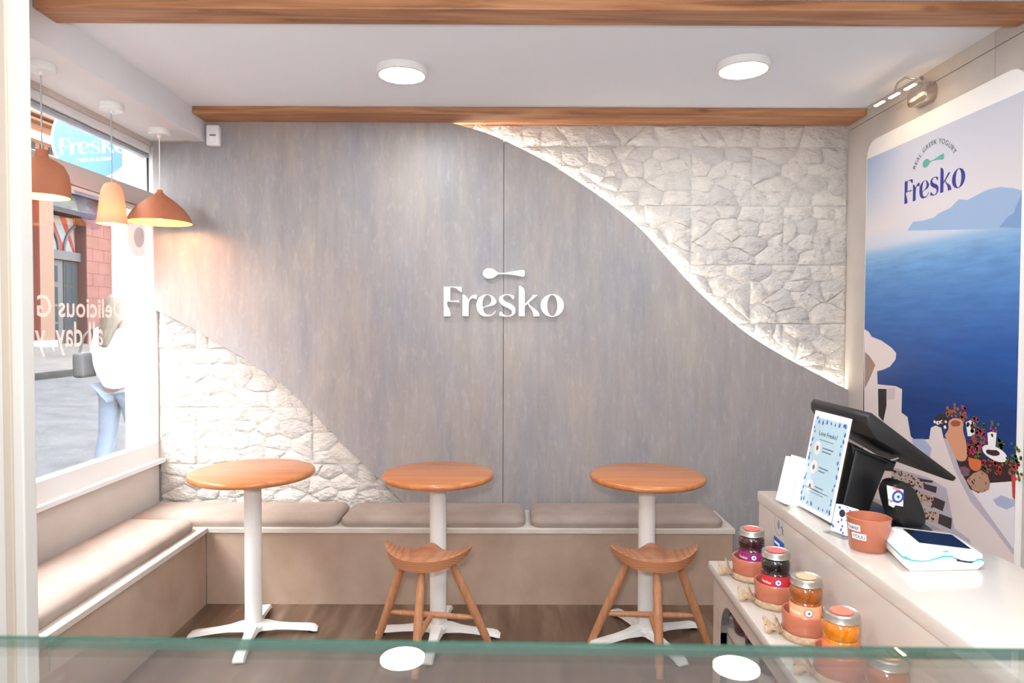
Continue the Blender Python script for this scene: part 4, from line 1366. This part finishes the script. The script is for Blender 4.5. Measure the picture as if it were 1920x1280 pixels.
nt.links.new(nz.outputs['Fac'], wr.inputs[0])
sea = nt.nodes.new('ShaderNodeMath'); sea.operation = 'LESS_THAN'; sea.inputs[1].default_value = HZ - .02
nt.links.new(mr.outputs[0], sea.inputs[0])
mx = nt.nodes.new('ShaderNodeMix'); mx.data_type = 'RGBA'; mx.blend_type = 'MULTIPLY'
nt.links.new(sea.outputs[0], mx.inputs['Factor']); nt.links.new(rp.outputs[0], mx.inputs['A']); nt.links.new(wr.outputs[0], mx.inputs['B'])
# upper left of the printed sky is a deeper blue
cy_ = nt.nodes.new('ShaderNodeMapRange'); cy_.inputs['From Min'].default_value = .22; cy_.inputs['From Max'].default_value = .62; cy_.inputs['To Max'].default_value = .8
nt.links.new(sep.outputs['Y'], cy_.inputs['Value'])
cz2 = nt.nodes.new('ShaderNodeMapRange'); cz2.inputs['From Min'].default_value = 1.72; cz2.inputs['From Max'].default_value = 2.1
nt.links.new(sep.outputs['Z'], cz2.inputs['Value'])
ml = nt.nodes.new('ShaderNodeMath'); ml.operation = 'MULTIPLY'
nt.links.new(cy_.outputs[0], ml.inputs[0]); nt.links.new(cz2.outputs[0], ml.inputs[1])
m3 = nt.nodes.new('ShaderNodeMix'); m3.data_type = 'RGBA'; m3.inputs['B'].default_value = lin((132, 164, 204))
nt.links.new(ml.outputs[0], m3.inputs['Factor']); nt.links.new(mx.outputs['Result'], m3.inputs['A']); nt.links.new(m3.outputs['Result'], b.inputs['Base Color'])
pr = obj('print', flat(rel([(2.600, .33), (3.736, .33), (3.736, 2.408), (2.600, 2.395)]), 'X', 1.9542 - PXW), m, t)

for nme, c in dict(mountain_print=(150, 176, 208), headland_print=(120, 152, 194), terrace_print=(226, 214, 210), gable_print=(150, 122, 108), door_print=(44, 36, 36), wall_print=(206, 194, 194),
                   shade_print=(186, 180, 192), riser_print=(196, 170, 152), pebble_print=(64, 54, 58), soil_print=(52, 30, 32), amphora_print=(214, 152, 118), mouth_print=(150, 84, 60),
                   orange_print=(212, 110, 62), rock_print=(178, 140, 112), plum_print=(120, 88, 96), floor_print=(226, 222, 226), blue_shade_print=(168, 180, 208), red_print=(190, 66, 44),
                   magenta_print=(188, 46, 84), green_print=(82, 108, 44), rust_print=(160, 92, 52), light_print=(240, 236, 236)).items():
    mat(nme, c, .45)
lay = [0]


def ink(name, pts, mm):
    lay[0] += 1
    pts = [(min(3.736, max(2.600, y)), max(.33, z)) for y, z in pts]
    try:
        obj(name, flat(rel(pts), 'X', 1.9542 - lay[0] * .00003 - PXW), mm, pr)
    except Exception:
        pass


D = DATA['poster']
hz = DATA['poster_k']['horizon'][1]
ink('printed_mountain', [(y, max(z, 1.872)) for y, z in D['mountain']], 'mountain_print')
ink('printed_headland', [(y, max(z, 1.872)) for y, z in D['headland']], 'headland_print')
ink('printed_terrace', list(D['terrace'][:-2]) + [(2.600, .33), (3.736, .33)], 'terrace_print')
ink('printed_gable', D['stone_gable'], 'gable_print')
ink('printed_doorway', D['doorway'], 'door_print')
ink('printed_wall', D['shade_wall'], 'wall_print')
ink('printed_soil', D['soil'], 'soil_print')
ink('printed_floor', D['terrace_floor'], 'floor_print')
ink('printed_shade', D['wall_shade'], 'shade_print')
ink('printed_shade', D['floor_shade'], 'blue_shade_print')
ink('printed_chairs', D['chairs'], 'blue_shade_print')
ink('printed_steps', D['steps_shade'], 'shade_print')
random.seed(3)


def inside(p, poly):
    c = False
    for i in range(len(poly)):
        a, b_ = poly[i], poly[i - 1]
        if (a[1] > p[1]) != (b_[1] > p[1]) and p[0] < (b_[0] - a[0]) * (p[1] - a[1]) / (b_[1] - a[1]) + a[0]: c = not c
    return c


def blobs(name, polys, mm, n, s0, s1, asp=.8):
    """a scatter of small printed marks, one flat piece"""
    lay[0] += 1
    L = []
    for poly in polys:
        ys_, zs_ = [p[0] for p in poly], [p[1] for p in poly]
        k = 0
        for _ in range(n * 12):
            p = (random.uniform(min(ys_), max(ys_)), random.uniform(min(zs_), max(zs_)))
            if inside(p, poly):
                s = random.uniform(s0, s1)
                L.append(ell(p[0] - PO.y, p[1] - PO.z, s, s * asp, 7, random.random()))
                k += 1
                if k >= n: break
    vs, fs = [], []
    for l in L:
        o_ = len(vs)
        vs += [(1.9542 - lay[0] * .00003 - PXW, p[0], p[1]) for p in l]
        fs.append(tuple(range(o_, o_ + len(l))))
    me = bpy.data.meshes.new(name); me.from_pydata(vs, [], fs)
    obj(name, me, mm, pr)


for q in D['riser']: ink('printed_riser', q, 'riser_print')
blobs('printed_pebbles', D['riser'], 'pebble_print', 26, .004, .008)
for q in D['dark_riser']: ink('printed_riser', q, 'pebble_print')
ink('printed_rock', D['rock'], 'rock_print'); blobs('printed_speckle', [D['rock']], 'plum_print', 16, .003, .007)
ink('printed_rock', D['purple_rock'], 'plum_print')
fl2 = DATA['flowers']


def around(c, ry, rz_): return [(c[0] + ry * math.cos(a), c[1] + rz_ * math.sin(a)) for a in [i * PI / 6 for i in range(12)]]


ink('printed_stones', D['stones_back'], 'door_print'); blobs('printed_pebbles', [D['stones_back']], 'light_print', 7, .008, .013)
ink('printed_post', D['stone_post'], 'light_print'); blobs('printed_pebbles', [D['stone_post']], 'door_print', 6, .006, .012)
blobs('printed_leaves', [around(fl2[0], .075, .05)], 'rust_print', 34, .006, .012)
blobs('printed_leaves', [around(fl2[1], .05, .06), around(fl2[2], .05, .07), around(fl2[3], .04, .06)], 'green_print', 16, .006, .012)
blobs('printed_flowers', [around(fl2[1], .045, .06), around(fl2[2], .035, .05), around(fl2[3], .045, .06), around(fl2[4], .035, .05)], 'magenta_print', 15, .005, .010)
ink('printed_amphora', smooth_poly(D['amphora'], 2, 80), 'amphora_print')
ink('printed_mouth', D['amphora_mouth'], 'mouth_print')
ink('printed_pot', smooth_poly(D['orange_pot'], 1, 80), 'orange_print')
blobs('printed_leaves', [around(fl2[5], .03, .05)], 'green_print', 8, .006, .010)
blobs('printed_flowers', [around(fl2[5], .03, .05)], 'magenta_print', 10, .005, .009)
ink('printed_saucer', D['saucer'], 'light_print'); ink('printed_shadow', D['saucer_shadow'], 'soil_print')
ink('printed_vase', D['vase'], 'light_print')
blobs('printed_leaves', [around(fl2[6], .03, .04)], 'green_print', 8, .005, .009); blobs('printed_flowers', [around(fl2[6], .03, .03)], 'magenta_print', 5, .005, .008)
ink('printed_pot', D['red_pot'], 'red_print')
blobs('printed_leaves', [around(fl2[7], .04, .06), around(fl2[8], .04, .06), around(fl2[11], .02, .02)], 'green_print', 14, .006, .011)
blobs('printed_flowers', [around(fl2[8], .04, .05), around(fl2[9], .03, .03)], 'red_print', 12, .006, .010)
blobs('printed_flowers', [around(fl2[10], .015, .015)], 'magenta_print', 5, .006, .010)

# logo on the poster: name, spoon and the arched line
kk = DATA['poster_k']
pa, pb_ = kk['fresko']


def on_poster(me, yc, zb, lift):
    return vmap(me, lambda c: Vector((1.9542 - lift - PXW, yc - c.x - PO.y, zb + c.y - PO.z)))


me = merged([glyph(c) for c in 'Fresko'])
me = fit(me, pa[0] - pb_[0])
obj('logo_name', on_poster(me, (pa[0] + pb_[0]) / 2, pa[1] + .002, .0006), 'logo_navy', pr)
me = glyph('spoon')
vmap(me, lambda c: Vector((c.x, c.y - 511, 0)))
me = fit(me, .158)
obj('logo_spoon', on_poster(me, 3.151, 2.262, .0006), 'spoon_teal', pr)
me = fit(text_mesh('REAL GREEK YOGURT', 1, 0, 0, 1.15), .345)
RA = .165
vmap(me, lambda c: Vector(((RA + c.y) * math.sin(c.x / RA), (RA + c.y) * math.cos(c.x / RA) - RA, 0)))
obj('logo_arch', on_poster(me, 3.148, 2.334, .0006), 'ink', pr)

# picture lamp over the poster
t = thing('picture_lamp', 'chrome picture lamp with a thin bar above the poster', 'picture lamp', (XR - .012, 3.235, 2.59))
b0 = (0, 0, 0)
obj('wall_box', prism(rrect(-.075, .075, -.045, .045, .03), 'X', -.052, 0, bev=.003), 'chrome', t, 40)
arm = [(-.03, 0, .04), (-.034, .01, .065), (-.05, .02, .085), (-.09, .03, .092), (-.12, .04, .070), (-.133, .045, .03)]
obj('arm', tube(arm, .0055, 10), 'chrome', t, 60)
bar = obj('bar', tube([(-.133, -.175, .016), (-.133, .275, .028)], .010, 14), 'chrome', t, 60)
for y_ in (-.085, .045, .175):
    obj('tube_light', bx(-.139, -.125, y_ - .038, y_ + .038, .0055 + (y_ + .085) * .027, .0105 + (y_ + .085) * .027), 'tube_glow', bar)

# ------------------------------------------------------------------ the street outside
mat('asphalt', (58, 58, 60), .9, spec=0, rgb2=(50, 50, 52), scale=(3, 3, 3), detail=9, bump=.004, bscale=(48, 48, 48))
mat('pavement', (70, 68, 66), .9, spec=0, rgb2=(62, 58, 58), scale=(2, 2, 2), detail=6)
mat('kerb', (32, 32, 32), .9, spec=0)
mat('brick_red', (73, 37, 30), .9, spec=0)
nt = MATS['brick_red'].node_tree
bt = nt.nodes.new('ShaderNodeTexBrick'); bt.inputs['Color1'].default_value = lin((77, 38, 31)); bt.inputs['Color2'].default_value = lin((66, 32, 26)); bt.inputs['Mortar'].default_value = lin((77, 61, 53))
bt.inputs['Scale'].default_value = 4.5
nt.links.new(nt.nodes['Texture Coordinate'].outputs['Object'], bt.inputs['Vector'])
nt.links.new(bt.outputs[0], nt.nodes['Principled BSDF'].inputs['Base Color'])
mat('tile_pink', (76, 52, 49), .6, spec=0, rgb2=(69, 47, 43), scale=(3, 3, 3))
mat('tile_joint', (52, 34, 31), .9, spec=0)
mat('orange_stone', (84, 56, 41), .8, spec=0)
mat('door_grey', (56, 54, 55), .5, spec=0)
mat('door_dark', (38, 37, 38), .5, spec=0)
mat('pane_grey', (31, 36, 39), .1, spec=0)
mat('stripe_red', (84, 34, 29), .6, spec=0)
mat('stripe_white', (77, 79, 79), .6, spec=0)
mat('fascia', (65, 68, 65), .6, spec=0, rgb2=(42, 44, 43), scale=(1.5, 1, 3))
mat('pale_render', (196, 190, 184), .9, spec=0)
mat('sign_blue', (82, 114, 176), .4, spec=0)
mat('sign_white', (235, 238, 240), .4, spec=0)

gs = .098


def gz(x): return .04 + gs * (-x - 3.45)


def slab(name, x0, x1, y0, y1, dz, mm, th=.3, **kw):
    bm = bmesh.new()
    v = [(x0, y0), (x1, y0), (x1, y1), (x0, y1)]
    top = [bm.verts.new((x, y, gz(x) + dz)) for x, y in v]
    bot = [bm.verts.new((x, y, gz(x) + dz - th)) for x, y in v]
    bm.faces.new(top); bm.faces.new(bot[::-1])
    for i in range(4): bm.faces.new((top[i], bot[i], bot[(i + 1) % 4], top[(i + 1) % 4]))
    return struct(obj(name, bm, mm))


slab('road', -8.15, -2.26, -14, 44, 0, 'asphalt')
slab('pavement', -16, -8.27, -14, 44, .10, 'pavement')
slab('kerb', -8.27, -8.15, -14, 44, .105, 'kerb')

fo, fu = DATA['facade']['o'], DATA['facade']['u']
fa = math.atan2(fu[1], fu[0])
t = thing('brick_building', 'red brick building with grey doors across the street', 'building', (fo[0], fo[1], fo[2]), fa)


def fb(name, x0, x1, y0, y1, z0, z1, mm, parent=None, bev=0):
    return obj(name, bx(x0, x1, y0, y1, z0 - fo[2], z1 - fo[2], bev), mm, parent or t)


fb('wall', -34, .17, -.02, 1.5, .2, 4.7, 'brick_red')  # long unseen run added to keep low sky light off the window
fb('pillar', -.32, .14, -.22, -.02, 1.05, 4.7, 'brick_red')
fb('pillar_foot', -.34, .17, -.26, -.02, .7, 1.05, 'sign_white')
fb('recess_wall', .17, 1.58, .35, 1.5, .6, 4.7, 'door_dark')
fb('upper_wall', -34, 2.6, -.05, 1.5, 4.68, 12.5, 'orange_stone')  # extended out of view so daylight enters the window only from high up
fb('fascia', .1, 1.7, -.14, -.05, 4.40, 4.78, 'fascia')
fb('cornice', -34, 2.6, -.35, -.05, 4.78, 4.86, 'fascia')
fb('hood', .1, 1.7, -.20, .35, 4.27, 4.38, 'door_dark')
for z0, z1, pr_, mm in ((5.55, 5.62, .12, 'sign_white'), (5.93, 6.0, .35, 'sign_white'), (6.30, 6.36, .25, 'orange_stone'), (6.42, 6.47, .35, 'orange_stone')):
    fb('band', -34, 2.6, -.05 - pr_, -.05, z0, z1, mm)
for k in range(12):
    fb('small_window', -.9 + k * .28, -.78 + k * .28, -.065, -.05, 5.66, 5.84, 'door_dark')
fb('tall_window', -1.4, .1, -.08, -.05, 6.6, 8.4, 'sign_white')
# doors
d = fb('door', .22, 1.03, .24, .35, .86, 3.12, 'door_grey', None, .006)
for r, (za, zb) in enumerate(((2.55, 2.96), (1.98, 2.42), (1.52, 1.92), (1.06, 1.46))):
    for c in range(2):
        xa = .40 + c * .24
        fb('pane', xa, xa + .20, .232, .24, za, zb, 'pane_grey', d)
hd = obj('handle', tube([(.32, .24, 1.75 - fo[2]), (.32, .17, 1.75 - fo[2]), (.32, .17, 2.25 - fo[2]), (.32, .24, 2.25 - fo[2])], .018, 8), 'sign_white', d)
s_ = fb('side_light', 1.06, 1.57, .24, .35, .86, 3.12, 'door_dark', None, .006)
for za, zb in ((2.50, 3.0), (1.95, 2.42), (1.40, 1.88)):
    for c in range(2):
        xa = 1.12 + c * .23
        fb('pane', xa, xa + .19, .232, .24, za, zb, 'pane_grey', s_)
fb('lintel', .17, 1.58, .15, .35, 3.13, 3.36, 'door_grey')
# fanlight with red and white stripes and arched bars
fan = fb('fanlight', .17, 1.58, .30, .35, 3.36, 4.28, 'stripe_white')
for k in range(4):
    x0 = .0 + k * .50
    P_ = [(x0, 4.28), (x0 + .22, 4.28), (x0 + .72, 3.36), (x0 + .50, 3.36)]
    P_ = [(min(1.57, max(.18, x)), z - fo[2]) for x, z in P_]
    obj('stripe', prism(P_, 'Y', .292, .30), 'stripe_red', fan)
for cx_, rr in ((.12, .82), (1.95, .82)):
    path = [(cx_ + rr * math.cos(a), .27, 3.36 - fo[2] + rr * math.sin(a)) for a in [k * PI / 24 for k in range(25)]]
    path = [p for p in path if .18 < p[0] < 1.57]
    obj('arched_bar', tube(path, .035, 8), 'door_grey', fan)
# tiled wall: separate tiles with recessed joints
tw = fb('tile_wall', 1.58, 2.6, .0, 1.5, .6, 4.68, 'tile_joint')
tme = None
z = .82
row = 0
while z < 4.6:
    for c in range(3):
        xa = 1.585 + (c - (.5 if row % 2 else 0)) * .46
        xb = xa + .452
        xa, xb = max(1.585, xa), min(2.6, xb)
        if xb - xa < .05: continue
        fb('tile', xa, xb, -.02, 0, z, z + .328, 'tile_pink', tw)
    z += .336
    row += 1
# pale building further along
t2 = thing('pale_building', 'pale rendered building beyond the tiled wall, washed out by daylight', 'building', (fo[0] + fu[0] * 2.65, fo[1] + fu[1] * 2.65, fo[2]), fa)


def fb2(name, x0, x1, y0, y1, z0, z1, mm): return obj(name, bx(x0, x1, y0, y1, z0 - fo[2], z1 - fo[2]), mm, t2)


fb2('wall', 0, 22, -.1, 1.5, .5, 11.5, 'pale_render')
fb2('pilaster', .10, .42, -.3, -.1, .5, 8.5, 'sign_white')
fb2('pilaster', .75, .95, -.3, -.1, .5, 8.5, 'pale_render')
fb2('band', 0, 22, -.25, -.1, 6.2, 6.4, 'orange_stone')
fb2('band', 0, 22, -.2, -.1, 5.9, 6.0, 'orange_stone')
for k in range(8):
    fb2('window', .62 + k * .32, .74 + k * .32, -.115, -.1, 5.50, 5.78, 'stripe_red')
    fb2('window', .62 + k * .32, .74 + k * .32, -.115, -.1, 6.55, 6.8, 'door_dark')
fb2('vent', 1.28, 1.75, -.16, -.1, 2.35, 2.75, 'door_grey')

# round projecting shop sign
sx, sy, sz = DATA['sign']
t = thing('shop_sign', 'round blue projecting shop sign with white Fresko lettering outside', 'sign', (sx, sy, sz))
bm = bmesh.new(); R_ = .247
obj('rim', prism(ell(0, 0, R_, R_, 64), 'Y', -.03, .03, bev=.004), 'sign_white', t, 30)
obj('face', prism(ell(0, 0, R_ * .945, R_ * .945, 64), 'Y', -.032, -.029), 'sign_blue', t)
me = fit(merged([glyph(c) for c in 'Fresko']), .40)
vmap(me, lambda c: Vector((c.x + .005, -.0335, c.y - .090 + c.x * .04)))
obj('logo_name', me, 'sign_white', t)
me = fit(text_mesh('MADE IN ATHENS', 1, 0, .012), .21)
vmap(me, lambda c: Vector((c.x + .01, -.0335, c.y - .132 + c.x * .06)))
obj('tagline', me, 'sign_white', t)
obj('bracket', tube([(R_ - .02, 0, .10), (.30, 0, .10)], .012, 8), 'white_metal', t)

# ------------------------------------------------------------------ pedestrian
mat('skin', (84, 61, 49), .6)
mat('white_top', (190, 190, 192), .9)
mat('jeans', (61, 70, 84), .9)
mat('hair', (65, 55, 43), .6, rgb2=(44, 34, 26), scale=(60, 60, 4))
mat('bag_dark', (22, 21, 24), .7)
px_, py_ = -3.46, 6.0
pz_ = gz(px_)
t = thing('person', 'person with long fair hair in a white top and jeans walking past outside', 'person', (px_, py_, pz_), math.radians(-12))
# body: pelvis, spine, neck, head, arms, legs (faces away, +Y)
V = [(0, 0, .92), (0, .0, 1.08), (0, .01, 1.26), (0, .0, 1.40), (0, .01, 1.47), (0, .03, 1.56), (0, .03, 1.66),
     (-.16, 0, 1.37), (-.21, -.03, 1.12), (-.20, .07, .90), (-.20, .10, .83),
     (.16, 0, 1.37), (.21, .03, 1.12), (.19, .14, .92), (.19, .17, .85),
     (-.09, .0, .86), (-.09, -.04, .48), (-.09, -.16, .10), (-.09, -.06, .035),
     (.09, .0, .86), (.09, .10, .48), (.09, .09, .09), (.09, .20, .035)]
E_ = [(0, 1), (1, 2), (2, 3), (3, 4), (4, 5), (5, 6), (3, 7), (7, 8), (8, 9), (9, 10), (3, 11), (11, 12), (12, 13), (13, 14), (0, 15), (15, 16), (16, 17), (17, 18), (0, 19), (19, 20), (20, 21), (21, 22)]
Rd = [(.13, .10), (.11, .085), (.13, .095), (.10, .07), .045, .075, .085, .055, .042, .032, .028, .055, .042, .032, .028, .085, .062, .042, .04, .085, .062, .042, .04]
obj('body', skin_mesh(V, E_, Rd, 1), 'skin', t)
Vt = [(0, 0, .84), (0, 0, 1.06), (0, .01, 1.26), (0, 0, 1.40), (-.17, 0, 1.375), (-.22, -.03, 1.12), (-.205, .065, .93), (.17, 0, 1.375), (.22, .03, 1.12), (.195, .13, .95)]
obj('top', skin_mesh(Vt, [(0, 1), (1, 2), (2, 3), (3, 4), (4, 5), (5, 6), (3, 7), (7, 8), (8, 9)], [(.20, .165), (.16, .13), (.165, .125), (.115, .085), .075, .064, .05, .075, .064, .05], 2), 'white_top', t)
Vj = [(0, 0, .95), (-.09, 0, .85), (-.09, -.04, .48), (-.09, -.155, .12), (.09, 0, .85), (.09, .10, .48), (.09, .09, .11)]
obj('jeans', skin_mesh(Vj, [(0, 1), (1, 2), (2, 3), (0, 4), (4, 5), (5, 6)], [(.15, .12), .105, .08, .062, .105, .08, .062], 2), 'jeans', t)
Vh = [(0, .02, 1.70), (0, -.02, 1.62), (-.02, -.07, 1.50), (-.05, -.10, 1.36), (-.07, -.11, 1.24)]
obj('hair', skin_mesh(Vh, [(0, 1), (1, 2), (2, 3), (3, 4)], [(.08, .09), (.105, .11), (.10, .07), (.085, .05), (.045, .03)], 2), 'hair', t)
for s in (-1, 1):
    obj('shoe', bx(s * .09 - .045, s * .09 + .045, (-.20 if s < 0 else .07), (.05 if s < 0 else .32), 0, .08, .02), 'sign_white', t, 40)
tb = thing('shoulder_bag', 'small dark shoulder bag carried by the passer-by outside', 'bag', (px_ - .27, py_ - .04, pz_ + .98))
obj('pouch', bx(-.05, .05, -.13, .13, 0, .22, .03, 3), 'bag_dark', tb, 40)
obj('strap', tube([(0, -.10, .20), (.02, -.06, .36), (.05, .0, .43), (.03, .06, .36), (0, .10, .20)], .010, 8), 'bag_dark', tb)
